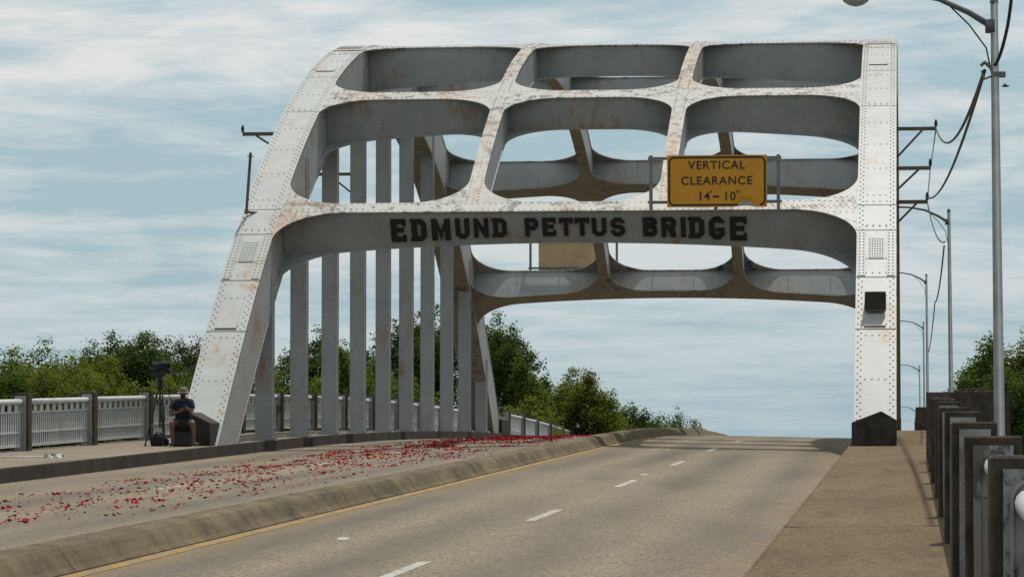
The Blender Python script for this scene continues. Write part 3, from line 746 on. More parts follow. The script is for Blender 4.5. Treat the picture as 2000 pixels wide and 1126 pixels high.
pa = at(1052, 531, 121.6); pb = at(1182, 531, 121.6); clearance_sign(121.6, pa.x, pb.x, pa.z, pa.z+1.25, 'tan back of a sign standing on the far cross beam', False, [at(1036.5, 500, 121.6).x, at(1205, 500, 121.6).x])

# ------------------------------------------------------------------ lamp posts
lamps = []
LB = ['tall grey lamp post nearest the camera behind the right railing', 'second grey lamp post from the camera, right of the wire brackets', 'third lamp post from the camera, thin, just right of the right leg',
      'fourth lamp post from the camera beyond the right leg', 'fifth lamp post, low in the gap beside the right leg', 'farthest lamp post with only its arm showing beside the right leg']
def lamp_post(x, Y, H, label):
    z = sw(Y)-.3; o = empty('lamp_post', (x, Y, z), label, 'lamp post', 'lamp posts along the right railing'); T = sw(Y)+H
    b = MB(); b.tube([(x+.02, Y, z), (x+.02, Y, z+.35), (x, Y, z+.36), (x-.035, Y, T)], [.11, .11, .063, .04], 12); b.build('pole', 'pole_steel', o, True)
    b = MB(); b.tube([(x-.035, Y, T-.02), (x-.035, Y, T+.05)], [.05, .03], 10); b.build('pole_cap', 'pole_steel', o)
    pts = [(x-.05, Y, T-.28), (x-.3, Y, T-.12), (x-.62, Y, T+.03), (x-1.0, Y, T+.10), (x-1.38, Y, T+.11)]
    b = MB(); b.tube(pts, [.035, .032, .028, .025, .024], 8); b.box(x-.13, x-.03, Y-.05, Y+.05, T-.34, T-.2); arm = b.build('arm', 'pole_steel', o, True)
    b = MB(); b.tube([(x-.52, Y, T-.03), (x-.3, Y, T-.25), (x-.12, Y, T-.5), (x-.05, Y, T-.85)], .009, 5); b.build('feed_wire', 'wire', arm)
    b = MB(); n = 14
    for r, zz_ in ((.03, .14), (.1, .13), (.14, .06), (.15, .0), (.11, -.03)):
        for k in range(n): b.v.append((x-1.5+r*1.25*cos(2*pi*k/n), Y+r*sin(2*pi*k/n), T+.06+zz_))
    for i in range(4):
        for k in range(n): b.f.append((i*n+k, i*n+(k+1) % n, (i+1)*n+(k+1) % n, (i+1)*n+k))
    b.f.append(tuple(range(n))); hd = b.build('lamp_head', 'pole_steel', o, True)
    b = MB()
    for r, zz_ in ((.12, -.01), (.105, -.05), (.06, -.085), (.01, -.1)):
        for k in range(n): b.v.append((x-1.5+r*1.25*cos(2*pi*k/n), Y+r*sin(2*pi*k/n), T+.06+zz_))
    for i in range(3):
        for k in range(n): b.f.append((i*n+k, i*n+(k+1) % n, (i+1)*n+(k+1) % n, (i+1)*n+k))
    b.build('lens', 'glass_lamp', hd, True)
    return Vector((x-.02, Y, T))
for i, (ub, vt) in enumerate(((1948, 2), (1856, 412), (1811, 537), (1805, 630), (1797, 715), (1790, 796))):
    Y = 37.5+50*i; p = at(ub, vt, Y); lamps.append(lamp_post(p.x, Y, p.z-sw(Y), LB[i]))
# overhead wires
def wire(pts, r, label, sag=.0, n=14):
    P = []
    for k in range(len(pts)-1):
        a_, c_ = Vector(pts[k]), Vector(pts[k+1])
        for i in range(n): t = i/n; P.append(a_.lerp(c_, t)-Vector((0, 0, sag*4*t*(1-t))))
    P.append(Vector(pts[-1])); b = MB(); L0 = P[0]; b.tube(P, r, 6); tag(b.build('overhead_wire', 'wire', L=tuple(L0)), label, 'wire', 'overhead wires')
k1 = at(1923, 138, 37.5)
wire([at(1978, -30, 36), at(1966, 60, 37.2), at(1943, 128, 37.4)], .018, 'thick black wire rising from the nearest lamp post out of the frame', .05)
wire([k1, br[0]], .02, 'wire sagging from the nearest lamp post to the highest bracket', .55)
wire([at(1921, 146, 37.5), br[2]+Vector((0, 0, .1))], .018, 'wire dropping from the nearest lamp post to the lowest bracket', .4)
wire([br[0], br[1], br[2]], .016, 'wire strung down the three bracket tips on the right leg', .02)
wire([br[2], at(1846, 472, 77.9)], .016, 'wire sagging from the lowest bracket to the second lamp post', .3)
wire([at(1844, 480, 77.9), at(1826, 590, 110), at(1812, 690, 150)], .018, 'wire running from the second lamp post to the far posts', .3)
b = MB(); q = k1; b.tube([q+Vector((-.04, 0, .05)), q+Vector((.0, 0, .09)), q+Vector((.06, 0, .04)), q+Vector((.12, 0, -.03))], .022, 6)
b.box(q.x+.08, q.x+.22, q.y-.08, q.y+.08, q.z-.07, q.z-.02); b.tube([q+Vector((-.03, .02, .0)), q+Vector((0, .0, -.09)), q+Vector((.08, -.02, -.06)), q+Vector((.13, 0, .02))], .014, 6)
tag(b.build('wire_clamp', 'galv', L=tuple(q)), 'tangled metal wire clamp on the nearest lamp post', 'clamp')

# ------------------------------------------------------------------ person, tripod, camera, bag
def skin(name, J, Ed, mat, parent, L, sub=2, extra=None):
    me = bpy.data.meshes.new(name); keys = list(J); ix = {k: i for i, k in enumerate(keys)}
    me.from_pydata([Vector(J[k][0]) for k in keys], [(ix[a_], ix[c_]) for a_, c_ in Ed], [])
    o = bpy.data.objects.new(name, me); COL.objects.link(o)
    md_ = o.modifiers.new('skin', 'SKIN'); 
    if not me.skin_vertices: me.attributes
    bm_ = bmesh.new(); bm_.from_mesh(me); lay = bm_.verts.layers.skin.verify(); bm_.verts.ensure_lookup_table()
    for k in keys:
        r = J[k][1]; bm_.verts[ix[k]][lay].radius = r if isinstance(r, tuple) else (r, r); bm_.verts[ix[k]][lay].use_root = (ix[k] == 0)
    bm_.to_mesh(me); bm_.free(); md_.use_smooth_shade = True
    sb = o.modifiers.new('sub', 'SUBSURF'); sb.levels = sub; sb.render_levels = sub
    bpy.context.view_layer.update(); m2 = bpy.data.meshes.new_from_object(o.evaluated_get(bpy.context.evaluated_depsgraph_get()))
    bpy.data.objects.remove(o); m2.name = name; m2.materials.clear()
    for q in (mat if isinstance(mat, list) else [mat]): m2.materials.append(M[q])
    if extra:
        bm_ = bmesh.new(); bm_.from_mesh(m2); extra(bm_); bm_.to_mesh(m2); bm_.free()
    o = bpy.data.objects.new(name, m2); COL.objects.link(o)
    for p in m2.polygons: p.use_smooth = True
    if parent: o.parent = parent
    return o
PY = 74.15; pp = at(357, 870, PY); PX = pp.x; PZ = sw(PY)+.008
per = empty('person', (PX, PY, PZ), 'person in navy shirt, cap and headphones sitting by the left pedestal looking at a phone', 'person')
per.rotation_euler = (0, 0, radians(8))
# local: x = viewer's right, -y = towards the camera, z up
J = {'pelvis': ((0, .02, .47), (.15, .12)), 'waist': ((0, .0, .62), (.135, .10)), 'chest': ((0, -.07, .80), (.16, .11)), 'neckb': ((0, -.115, .955), (.07, .065)), 'neck': ((.005, -.14, 1.02), (.055, .055)),
     'jaw': ((.012, -.175, 1.085), (.066, .078)), 'head': ((.015, -.165, 1.15), (.078, .095)), 'crown': ((.015, -.14, 1.205), (.06, .075)),
     'shl': ((-.185, -.06, .93), .062), 'ell': ((-.265, -.17, .66), .045), 'wrl': ((-.04, -.33, .74), .030), 'pal': ((.0, -.345, .78), (.038, .022)),
     'shr': ((.185, -.06, .93), .062), 'elr': ((.20, -.22, .66), .045), 'wrr': ((.165, -.35, .74), .030), 'par': ((.15, -.365, .78), (.038, .022)),
     'hil': ((-.10, -.02, .46), .105), 'knl': ((-.20, -.44, .51), .066), 'cal': ((-.205, -.43, .36), .056), 'anl': ((-.19, -.42, .10), .036), 'hel': ((-.19, -.42, .05), .04), 'tol': ((-.22, -.60, .035), .034),
     'hir': ((.10, -.02, .46), .105), 'knr': ((.23, -.42, .51), .066), 'car': ((.25, -.42, .36), .056), 'anr': ((.27, -.44, .10), .036), 'her': ((.27, -.44, .05), .04), 'tor': ((.36, -.60, .035), .034)}
Ed = [('pelvis', 'waist'), ('waist', 'chest'), ('chest', 'neckb'), ('neckb', 'neck'), ('neck', 'jaw'), ('jaw', 'head'), ('head', 'crown'), ('chest', 'shl'), ('shl', 'ell'), ('ell', 'wrl'), ('wrl', 'pal'), ('chest', 'shr'), ('shr', 'elr'), ('elr', 'wrr'), ('wrr', 'par'),
      ('pelvis', 'hil'), ('hil', 'knl'), ('knl', 'cal'), ('cal', 'anl'), ('anl', 'hel'), ('hel', 'tol'), ('pelvis', 'hir'), ('hir', 'knr'), ('knr', 'car'), ('car', 'anr'), ('anr', 'her'), ('her', 'tor')]
# fingers closing on the phone between the hands
for hnd, pk, dx in (('l', 'pal', 1), ('r', 'par', -1)):
    c0 = Vector(J[pk][0])
    for i in range(4):
        ln = (.05, .058, .054, .044)[i]; r0 = c0+Vector((dx*.012, -.012+.0*i, .012-.022*(i-1.0)))
        a_ = r0+Vector((dx*ln*.6, -.022, .012)); c_ = a_+Vector((dx*ln*.55, .012, .004))
        J[f'{hnd}f{i}a'] = (tuple(a_), .0095); J[f'{hnd}f{i}b'] = (tuple(c_), .008); Ed += [(pk, f'{hnd}f{i}a'), (f'{hnd}f{i}a', f'{hnd}f{i}b')]
    t0 = c0+Vector((dx*.01, .02, .03)); t1 = t0+Vector((dx*.035, .012, .03)); J[hnd+'t'] = (tuple(t1), .01); Ed.append((pk, hnd+'t'))
def face(bm_):
    def ball(c, r, s=(1, 1, 1)):
        q = bmesh.ops.create_uvsphere(bm_, u_segments=10, v_segments=7, radius=r); bmesh.ops.scale(bm_, vec=s, verts=q['verts']); bmesh.ops.translate(bm_, vec=c, verts=q['verts']); return q
    ball((.017, -.262, 1.128), .017, (.8, 1, 1.4))                       # nose
    for s_ in (-1, 1): ball((.015+s_*.078, -.155, 1.135), .026, (.35, .7, 1.1))    # ears
    for s_ in (-1, 1):
        q = ball((.016+s_*.03, -.245, 1.15), .011)
        for v in q['verts']:
            for f_ in v.link_faces: f_.material_index = 1
    q = ball((.014, -.243, 1.082), .018, (1.3, .5, .25))
    for v in q['verts']:
        for f_ in v.link_faces: f_.material_index = 1
    q = ball((.013, -.205, 1.06), .05, (1.05, .9, .6))                # short beard
    for v in q['verts']:
        for f_ in v.link_faces: f_.material_index = 1
body = skin('body', J, Ed, ['skin', 'black_cloth'], per, None, 2, face)
def sub(keys, grow): return {k: (J[k][0], tuple(x+grow for x in J[k][1]) if isinstance(J[k][1], tuple) else J[k][1]+grow) for k in keys}
Js = sub(['waist', 'pelvis', 'chest', 'neckb', 'shl', 'shr'], .034); Js['neckb'] = ((0, -.095, .962), (.105, .10)); Js['chest'] = ((0, -.066, .83), (.20, .15))
Js['ul'] = ((-.232, -.125, .775), .075); Js['ur'] = ((.197, -.145, .78), .075); Js['pelvis'] = ((0, .02, .49), (.165, .13))
skin('shirt', Js, [('waist', 'pelvis'), ('waist', 'chest'), ('chest', 'neckb'), ('chest', 'shl'), ('shl', 'ul'), ('chest', 'shr'), ('shr', 'ur')], 'shirt', per, None)
Jt = {'pelvis': ((0, .02, .47), (.168, .135)), 'hil': ((-.10, -.02, .465), .122), 'hir': ((.10, -.02, .465), .122), 'tl': ((-.175, -.33, .50), .100), 'tr': ((.19, -.31, .50), .100)}
skin('shorts', Jt, [('pelvis', 'hil'), ('pelvis', 'hir'), ('hil', 'tl'), ('hir', 'tr')], 'shorts', per, None)
for s_, an in ((-1, 'l'), (1, 'r')):
    Jf = {'h': (Vector(J['he'+an][0])+Vector((0, .02, .0)), (.05, .045)), 'm': ((Vector(J['he'+an][0])+Vector(J['to'+an][0]))/2, (.05, .042)), 't': (Vector(J['to'+an][0])+Vector((0, -.02, 0)), (.046, .034))}
    skin('shoe', Jf, [('h', 'm'), ('m', 't')], 'shoe', per, None)
b = MB(); n = 16
for r, z_, yo in ((.098, 1.155, 0), (.097, 1.19, .004), (.082, 1.228, .01), (.045, 1.252, .014), (.004, 1.258, .015)):
    for k in range(n): b.v.append((.015+r*.88*cos(2*pi*k/n), -.155+yo+r*1.06*sin(2*pi*k/n), z_))
for i in range(4):
    for k in range(n): b.f.append((i*n+k, i*n+(k+1) % n, (i+1)*n+(k+1) % n, (i+1)*n+k))
kk = len(b.v)
for k in range(9):
    q = pi+pi*k/8; b.v.append((.015+.086*cos(q), -.158+.1*sin(q), 1.158))
for k in range(9):
    q = pi+pi*k/8; b.v.append((.015+.085*cos(q), -.17+.185*sin(q), 1.135))
b.f += [(kk+k, kk+k+1, kk+9+k+1, kk+9+k) for k in range(8)]
def locobj(b, name, mat, smooth=True):
    o = bpy.data.objects.new(name, b.mesh(name, mat, None, smooth)); COL.objects.link(o); o.parent = per; return o
cp = locobj(b, 'cap', 'cap')
b = MB(); b.tube([(.015+.092*cos(q), -.14, 1.15+.112*sin(q)) for q in [pi*k/12 for k in range(13)]], .009, 6); hp = locobj(b, 'headphones', 'headset')
b = MB()
for s_ in (-1, 1): b.tube([(.015+s_*.078, -.145, 1.135), (.015+s_*.085, -.145, 1.135), (.015+s_*.112, -.145, 1.135)], [.03, .042, .032], 12)
o = bpy.data.objects.new('ear_cup', b.mesh('ear_cup', 'headset', None, True)); COL.objects.link(o); o.parent = hp
Rz = Matrix.Translation(per.location) @ Matrix.Rotation(radians(8), 4, 'Z')
b = MB(); b.box(.04, .115, -.385, -.372, .75, .89, Rz); c0 = Rz @ Vector((.08, -.38, .75))
tag(b.build('phone', 'black_plastic', L=tuple(c0)), 'black phone held in both hands by the seated person', 'phone')
b = MB(); b.box(-.21, .21, -.10, .27, 0, .34, Rz); c0 = Rz @ Vector((0, .08, 0))
o = b.build('equipment_case', 'black_plastic', L=tuple(c0)); md_ = o.modifiers.new('bevel', 'BEVEL'); md_.width = .03; md_.segments = 2
tag(o, 'black equipment case the person sits on', 'case')
b = MB()
for s_ in (-1, 1): b.box(s_*.1-.02, s_*.1+.02, -.115, -.10, .22, .30, Rz)
b.box(-.08, .08, -.125, -.112, .2, .225, Rz); b.build('latch', 'black_plastic', o)
# tripod
TY = 74.4; tp = at(312, 871, TY); TXp = tp.x; TZ = sw(TY)+.006
tri = empty('tripod', (TXp, TY, TZ), 'tall black tripod standing left of the seated person', 'tripod'); V = Vector
apex = V((TXp, TY, TZ+1.18))
for q, r in ((-152, .42), (-62, .44), (80, .4)):
    f_ = V((TXp+r*cos(radians(q))*.75, TY+r*sin(radians(q))*.9, TZ)); d = (f_-apex); s_ = d.normalized().cross(V((0, 0, 1))).normalized()
    b = MB(); up = apex+V((cos(radians(q))*.06, sin(radians(q))*.06, -.02)); mid = up.lerp(f_, .52)
    for e in (-.028, .028): b.tube([up+s_*e, mid+s_*e], .014, 8)
    b.tube([mid, f_+V((0, 0, .03))], .017, 8); b.box(mid.x-.03, mid.x+.03, mid.y-.025, mid.y+.025, mid.z-.04, mid.z+.03); lg = b.build('leg', 'black_plastic', tri)
    b = MB(); b.tube([f_+V((0, 0, .04)), f_], [.02, .03], 8); b.build('foot', 'black_plastic', lg)
    b = MB(); b.tube([up.lerp(f_, .62), V((TXp, TY, TZ+.42))], .008, 6); b.build('spreader', 'black_plastic', tri)
b = MB(); b.tube([(TXp, TY, TZ+.40), (TXp, TY, TZ+1.18), (TXp, TY, TZ+1.24)], [.022, .022, .06], 10); b.build('centre_column', 'black_plastic', tri)
b = MB(); b.tube([(TXp, TY, TZ+1.2), (TXp, TY, TZ+1.3), (TXp, TY, TZ+1.31), (TXp, TY, TZ+1.47)], [.05, .075, .055, .07], 12); b.box(TXp-.07, TXp+.07, TY-.1, TY+.1, TZ+1.44, TZ+1.50); b.build('pan_head', 'black_plastic', tri)
b = MB(); b.tube([(TXp+.05, TY, TZ+1.4), (TXp+.16, TY-.06, TZ+1.2), (TXp+.3, TY-.12, TZ+.93)], .011, 6); b.tube([(TXp+.26, TY-.104, TZ+1.0), (TXp+.3, TY-.12, TZ+.93)], .018, 8); b.build('pan_handle', 'black_plastic', tri)
# video camera on the tripod, pointing along the bridge to the right
vc = empty('video_camera', (TXp, TY, TZ+1.5), 'black video camera under a rain hood on top of the tripod', 'video camera'); cz = TZ+1.5
b = MB(); b.box(TXp-.13, TXp+.12, TY-.075, TY+.075, cz, cz+.2); b.box(TXp-.1, TXp+.05, TY-.082, TY+.082, cz+.05, cz+.17); bd = b.build('camera_body', 'black_plastic', vc)
md_ = bd.modifiers.new('bevel', 'BEVEL'); md_.width = .015
b = MB(); b.tube([(TXp+.12, TY, cz+.11), (TXp+.2, TY, cz+.11), (TXp+.2, TY, cz+.11), (TXp+.25, TY, cz+.11)], [.05, .05, .06, .066], 12); b.build('lens', 'black_plastic', vc)
b = MB(); b.tube([(TXp-.1, TY, cz+.2), (TXp-.08, TY, cz+.28), (TXp+.09, TY, cz+.29), (TXp+.12, TY, cz+.2)], .014, 8); b.build('handle', 'black_plastic', vc)
b = MB(); b.tube([(TXp+.02, TY-.1, cz+.26), (TXp+.24, TY-.1, cz+.27)], [.022, .024], 10); b.build('microphone', 'black_cloth', vc)
b = MB(); b.box(TXp-.2, TXp-.06, TY-.14, TY-.08, cz+.12, cz+.2); b.build('viewfinder', 'black_plastic', vc)
b = MB(); b.box(TXp-.19, TXp-.13, TY-.05, TY+.05, cz+.02, cz+.16); b.build('battery', 'black_plastic', vc)
b = MB(); nx = 10
def hood(u, v, t):
    x = TXp-.17+.36*u; q = pi*(v*1.2-.1); rr = .14+.02*sin(9*u+5*v)+t; return V((x, TY+rr*.85*cos(q), cz+.17+rr*1.05*max(-.25, sin(q))+.012*sin(11*u)))
b.grid(hood, nx, 10, .006); b.build('rain_hood', 'black_cloth', vc, True)
# bag at the tripod's foot
bp = at(312, 868, TY-.05); BX, BY, BZ = bp.x+.0, TY-.1, sw(TY)+.006
bag = empty('camera_bag', (BX, BY, BZ), 'slumped black shoulder bag on the footway under the tripod', 'bag')
b = MB(); n = 18
prof = [(.17, 0), (.20, .03), (.205, .1), (.185, .17), (.15, .22), (.10, .245), (.02, .25)]
for r, z_ in prof:
    for k in range(n):
        q = 2*pi*k/n; rr = r*(1+.07*sin(3*q+z_*20)); b.v.append((BX+rr*cos(q)*1.0, BY+rr*.7*sin(q), BZ+z_*(1+.1*sin(2*q))))
for i in range(len(prof)-1):
    for k in range(n): b.f.append((i*n+k, i*n+(k+1) % n, (i+1)*n+(k+1) % n, (i+1)*n+k))
b.f.append(tuple(range(n))[::-1]); b.build('bag_body', 'black_cloth', bag, True)
b = MB(); b.box(BX-.13, BX+.13, BY-.16, BY-.13, BZ+.04, BZ+.14); b.build('pocket', 'black_cloth', bag)
b = MB(); b.tube([(BX-.13, BY-.02, BZ+.2), (BX-.05, BY-.06, BZ+.3), (BX+.08, BY-.05, BZ+.28), (BX+.14, BY, BZ+.19)], .012, 6); b.build('strap', 'black_cloth', bag)
# litter on the left footway
q = onp = None
dd_ = ray(105, 893); tt = (0-1.53)/(dd_.z-G); q = CAM+dd_*tt
b = MB()
rs = random.Random(3)
for k in range(40):
    c_ = V((q.x+rs.gauss(0, .08), q.y+rs.gauss(0, .12), sw(q.y)+.006+abs(rs.gauss(.02, .015)))); d_ = V((rs.gauss(0, 1), rs.gauss(0, 1), rs.gauss(0, .6))).normalized()*.05; e_ = d_.orthogonal().normalized()*.04
    b.add([c_-d_-e_, c_+d_-e_, c_+d_*.8+e_, c_-d_+e_], [(0, 1, 2, 3)])
o = b.build('crumpled_paper', 'paper', L=(q.x, q.y, sw(q.y))); tag(o, 'crumpled white paper at the kerb end of the strap on the left footway', 'litter')
b = MB(); b.tube([(q.x, q.y, sw(q.y)+.018), (q.x-.5, q.y-.7, sw(q.y)+.016), (q.x-1.3, q.y-1.2, sw(q.y)+.018), (q.x-2.0, q.y-1.0, sw(q.y)+.02)], .014, 5)
tag(b.build('white_strap', 'paper', L=(q.x, q.y, sw(q.y))), 'white strap lying across the left footway', 'strap')

# ------------------------------------------------------------------ rose petals on the left lanes
def petal_mesh():
    b = MB(); n = 7
    b.v.append((0, 0, .003))
    for k in range(n):
        q = 2*pi*k/n; r = .036*(1+.2*sin(2*q)); b.v.append((r*cos(q), r*.85*sin(q), .006+.020*abs(sin(q*.5+.4))))
    b.f = [(0, 1+k, 1+(k+1) % n) for k in range(n)]; return b
pet = []
# petals are scattered in road coordinates: densest beyond the arch foot, thinning towards the camera
cl = [(rng.uniform(-12.9, -9.0), rng.uniform(38, 125), rng.uniform(.35, 1.2)) for _ in range(330)]
while len(pet) < 9500:
    if rng.random() < .66:
        c_ = cl[rng.integers(len(cl))]; X, Y = rng.normal(c_[0], .16*c_[2]), rng.normal(c_[1], .75*c_[2])
    else: X, Y = rng.normal(-10.9, 1.15), rng.uniform(38, 128)
    w = .24+.76*min(1, max(0, (Y-40)/62))**1.7
    if 40 < Y < 55: w *= .8
    if X < -13.4 or X > -8.1 or Y < 36: continue
    if rng.random() < w: pet.append((X, Y))
pet.sort(key=lambda p: p[1])
pb_ = petal_mesh(); pms = []
pme = pb_.mesh('rose_petal', 'petal')
for X, Y in pet[:300]:
    s_ = rng.uniform(.4, .95); o = inst('rose_petal', pme, None, (X, Y, rz(X, Y)+.004), (rng.normal(0, .22), rng.normal(0, .22), rng.uniform(0, 6.28)), (s_, s_, s_*rng.uniform(.5, 1.5)))
    tag(o, 'single red rose petal scattered on the left lanes of the road', 'petal', 'rose petals strewn on the left lanes')
PV = np.array(pb_.v); PF = pb_.f; b = MB()
for X, Y in pet[300:]:
    q = rng.uniform(0, 6.28); s_ = rng.uniform(.4, .95); R3 = np.array(Matrix.Rotation(q, 3, 'Z') @ Matrix.Rotation(rng.normal(0, .22), 3, 'X')); 
    b.add((PV*np.array([s_, s_, s_*rng.uniform(.5, 1.5)])) @ R3.T+np.array([X, Y, rz(X, Y)+.004]), PF)
o = b.build('rose_petals', 'petal'); o['kind'] = 'stuff'; o['label'] = 'drift of red rose petals thickening towards the arch on the left lanes'; o['category'] = 'petals'

# ------------------------------------------------------------------ trees
LEAF_Q = np.array([(0, -.5, 0), (.36, -.1, .05), (0, .5, -.04), (-.36, -.1, .05)])
def tree_crown(seed, H, R, top_n, leaf, lobes, stretch=1.0):
    """crown in local coordinates: top at z = 0, H tall, R wide; the upper part is the densest"""
    g = np.random.default_rng(seed); lob = []
    for i in range(lobes):                      # leafy plumes at the ends of ascending limbs, unequal in height
        a_ = g.uniform(0, 2*pi); r = R*sqrt(g.uniform(0, 1)); top = -abs(g.normal(0, 1.0))-(r/R)**2*1.3*g.uniform(.2, 1.5)
        if i == 0: r, top = R*.1, 0
        w = g.uniform(.42, .8)*stretch; h = w*g.uniform(1.5, 2.4); lob.append((r*cos(a_), r*sin(a_), top-h, w, h))
    for i in range(lobes*3):                    # the body of the crown below them
        a_ = g.uniform(0, 2*pi); z = -g.uniform(1.0, H*.8); r = R*1.15*min(1, .35+(-z)/3.2)*g.uniform(.15, 1)**.6; w = g.uniform(.5, .95); lob.append((r*cos(a_), r*sin(a_), z-w*.6, w, w*g.uniform(.7, 1.2)))
    lob = np.array(lob); cl = lob[:, :4]; nl = len(lob)
    # sprays of leaves on each plume's surface, ragged
    ns = 46; li = np.repeat(np.arange(nl), ns); e = g.normal(0, 1, (nl*ns, 3)); e /= np.linalg.norm(e, axis=1)[:, None]
    rr = g.uniform(.45, 1.22, nl*ns)**.7; sp = lob[li, :3]+e*rr[:, None]*np.stack([lob[li, 3]*(1-.5*e[:, 2]), lob[li, 3]*(1-.5*e[:, 2]), lob[li, 4]], 1)
    wgt = np.exp(sp[:, 2]/4.5)*g.uniform(.3, 1.4, len(sp)); wgt[sp[:, 2] > .25] *= .3; wgt /= wgt.sum()
    idx = g.choice(len(sp), top_n, p=wgt); d = g.normal(0, 1, (top_n, 3))
    c = sp[idx]+d*np.array([.15, .15, .10]); d = e[idx]
    # leaf orientation: loosely facing out and up
    n_ = d*.7+g.normal(0, .6, (top_n, 3))+np.array([0, 0, .55]); n_ /= np.linalg.norm(n_, axis=1)[:, None]
    t = np.cross(n_, g.normal(0, 1, (top_n, 3))); t /= np.linalg.norm(t, axis=1)[:, None]; s_ = np.cross(n_, t)
    sz = leaf*g.uniform(.6, 1.35, top_n)[:, None, None]
    v = c[:, None, :]+sz*(LEAF_Q[None, :, 0:1]*t[:, None, :]+LEAF_Q[None, :, 1:2]*s_[:, None, :]+LEAF_Q[None, :, 2:3]*n_[:, None, :])
    return v.reshape(-1, 3), cl
def leaf_mesh(name, v, mat):
    me = bpy.data.meshes.new(name); nq = len(v)//4
    me.vertices.add(len(v)); me.vertices.foreach_set('co', v.ravel().astype(np.float32)); me.loops.add(nq*4); me.loops.foreach_set('vertex_index', np.arange(nq*4, dtype=np.int32))
    me.polygons.add(nq); me.polygons.foreach_set('loop_start', np.arange(0, nq*4, 4, dtype=np.int32)); me.polygons.foreach_set('loop_total', np.full(nq, 4, np.int32)); me.update(); me.validate()
    me.materials.append(M[mat]); return me
def tree(u, v, Y, R, H, mat, label, name='broadleaf_tree', n=9000, leaf=.17, lobes=9, seed=0, stretch=1.0):
    top = at(u, v-7, Y); gz = float(gh(top.x, Y))-.2; o = empty(name, (top.x, Y, gz), label, 'tree', 'trees along the river banks')
    lv, cl = tree_crown(seed, H, R, n, leaf, lobes, stretch); off = np.array([0, 0, top.z-gz])
    c = bpy.data.objects.new('crown', leaf_mesh('crown', lv+off, mat)); COL.objects.link(c); c.parent = o
    b = MB(); g = random.Random(seed); hh = top.z-gz
    b.tube([(0, 0, 0), (g.uniform(-.2, .2), .1, hh*.35), (g.uniform(-.3, .3), 0, hh*.65), (g.uniform(-.3, .3), 0, hh-1.2)], [.36, .28, .18, .04], 8)
    for k in range(10):
        z0 = hh-H*g.uniform(.45, 1.1); q = cl[g.randrange(len(cl))]; e = Vector([float(t_) for t_ in q[:3]])+Vector((0, 0, hh))
        if e.z < z0+.5: continue
        b.tube([(0, 0, z0), (e.x*.5, e.y*.5, z0+(e.z-z0)*.45), tuple(e)], [.09, .05, .015], 5)
    t = bpy.data.objects.new('trunk', b.mesh('trunk', 'bark')); COL.objects.link(t); t.parent = o
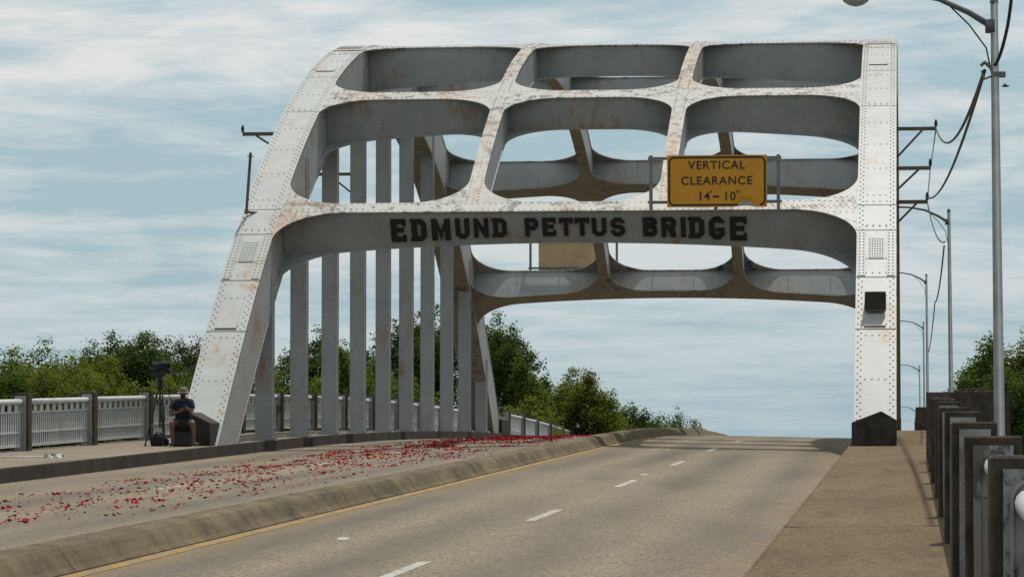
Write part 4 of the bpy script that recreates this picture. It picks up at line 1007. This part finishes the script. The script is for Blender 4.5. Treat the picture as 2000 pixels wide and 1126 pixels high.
TREES = [  # u, v of the top, distance, radius, crown height, kind, label
 (-30, 668, 150, 2.2, 8, 'leaf_green', 'tree at the left edge of the picture behind the railing'),
 (82, 668, 152, 2.5, 8, 'leaf_olive', 'broad olive green tree, second from the left edge, behind the railing'),
 (30, 700, 146, 2.0, 7, 'leaf_green', 'low tree in front of the leftmost tree, behind the railing'),
 (140, 698, 147, 2.3, 7, 'leaf_olive', 'low olive tree left of the paired tall crowns, behind the railing'),
 (178, 668, 160, 1.5, 8, 'leaf_green', 'tree with a small pointed crown left of the tripod, third crown from the left'),
 (224, 657, 162, 1.4, 8, 'leaf_dark', 'dark pointed tree a little left of the tripod'),
 (270, 655, 160, 1.3, 8, 'leaf_dark', 'taller dark pointed tree just left of the video camera'),
 (297, 657, 163, 1.2, 8, 'leaf_dark', 'narrow dark tree right behind the video camera'),
 (215, 712, 145, 2.6, 7, 'leaf_olive', 'low spreading tree below the pointed crowns left of the tripod'),
 (330, 735, 146, 2.0, 6, 'leaf_olive', 'low bright tree behind the tripod and the seated person'),
 (372, 660, 175, 2.3, 8, 'leaf_grey', 'grey green loose tree between the tripod and the left leg'),
 (425, 657, 178, 1.8, 8, 'leaf_grey', 'grey green tree partly hidden by the left leg'),
 (552, 688, 165, 1.6, 7, 'leaf_dark', 'dark tree seen between the left leg and the first hangers'),
 (530, 735, 150, 1.9, 6, 'leaf_olive', 'low bright tree behind the first hanger'),
 (622, 648, 162, 1.5, 8, 'leaf_dark', 'tall dark tree seen between the second and third hangers'),
 (668, 688, 158, 1.5, 7, 'leaf_green', 'tree seen right of the third hanger'),
 (610, 742, 150, 1.9, 6, 'leaf_olive', 'low bright tree behind the second hanger'),
 (735, 700, 160, 1.6, 7, 'leaf_olive', 'bright tree behind the fifth hanger'),
 (768, 632, 172, 1.4, 9, 'leaf_dark', 'dark slender tree behind the middle hangers'),
 (815, 618, 174, 1.4, 9, 'leaf_dark', 'tall dark slender tree behind the sixth and seventh hangers'),
 (850, 602, 176, 1.5, 9, 'leaf_dark', 'tallest dark tree, behind the hangers left of the far leg'),
 (800, 735, 155, 2.0, 6, 'leaf_green', 'low green tree behind the middle hangers'),
 (972, 622, 172, 1.35, 9, 'leaf_dark', 'tall dark tree right of the far left leg'),
 (1003, 640, 170, 1.1, 9, 'leaf_dark', 'dark tree leaning right of the tall one beside the far left leg'),
 (1015, 705, 168, 1.5, 8, 'leaf_green', 'middle height green tree below the tall dark tree by the far leg'),
 (1060, 738, 178, 1.3, 7, 'leaf_dark', 'small dark tree between the tall tree and the broad bright tree'),
 (1030, 775, 165, 1.7, 6, 'leaf_olive', 'low bright bushy tree just behind the far railing'),
 (1112, 722, 176, 1.3, 8, 'leaf_olive', 'left crown of the broad bright green tree beyond the far railing'),
 (1152, 728, 174, 1.4, 8, 'leaf_olive', 'broad bright green tree beyond the far railing'),
 (1180, 800, 176, 1.3, 5, 'leaf_green', 'low green tree beside the broad bright tree above the median'),
 (1230, 788, 190, 1.0, 5, 'leaf_dark', 'small pointed tree left of two above the median'),
 (1263, 796, 190, 1.0, 5, 'leaf_dark', 'small pointed tree right of two above the median'),
 (1205, 812, 188, 1.3, 4, 'leaf_green', 'low tree filling the gap left of the small pointed trees'),
 (1320, 803, 200, 1.8, 5, 'leaf_grey', 'farthest low rounded tree at the end of the tree line above the median'),
 (1290, 815, 198, 1.4, 4, 'leaf_green', 'low tree left of the farthest rounded tree'),
 (1938, 652, 150, 1.5, 8, 'leaf_green', 'tree with an uneven crown left of the nearest lamp post'),
 (1998, 658, 150, 1.3, 8, 'leaf_olive', 'tree at the right edge of the picture'),
 (1895, 722, 155, 1.2, 7, 'leaf_dark', 'low dark tree behind the return of the right railing'),
 (1965, 700, 146, 1.5, 7, 'leaf_dark', 'dark tree right behind the nearest lamp post'),
]
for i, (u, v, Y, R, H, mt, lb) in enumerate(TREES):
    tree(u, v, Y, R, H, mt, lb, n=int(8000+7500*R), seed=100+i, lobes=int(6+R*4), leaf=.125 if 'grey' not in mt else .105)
# bird
bq = at(1964, 169, 90); b = MB()
b.tube([bq+V((-.11, 0, 0)), bq+V((-.05, 0, .01)), bq+V((.03, 0, .012)), bq+V((.07, 0, .015)), bq+V((.1, 0, .01))], [.006, .025, .03, .018, .004], 8)
b.add([bq+V((-.03, .02, .01)), bq+V((.04, .02, .012)), bq+V((-.02, .16, .06)), bq+V((-.06, .15, .058)), bq+V((-.03, -.02, .01)), bq+V((.04, -.02, .012)), bq+V((-.02, -.16, .06)), bq+V((-.06, -.15, .058))], [(0, 1, 2, 3), (4, 7, 6, 5)])
tag(b.build('bird', 'wire', L=tuple(bq)), 'tiny dark bird flying right of the nearest lamp post', 'bird')
S.render.resolution_x, S.render.resolution_y = 1024, 576
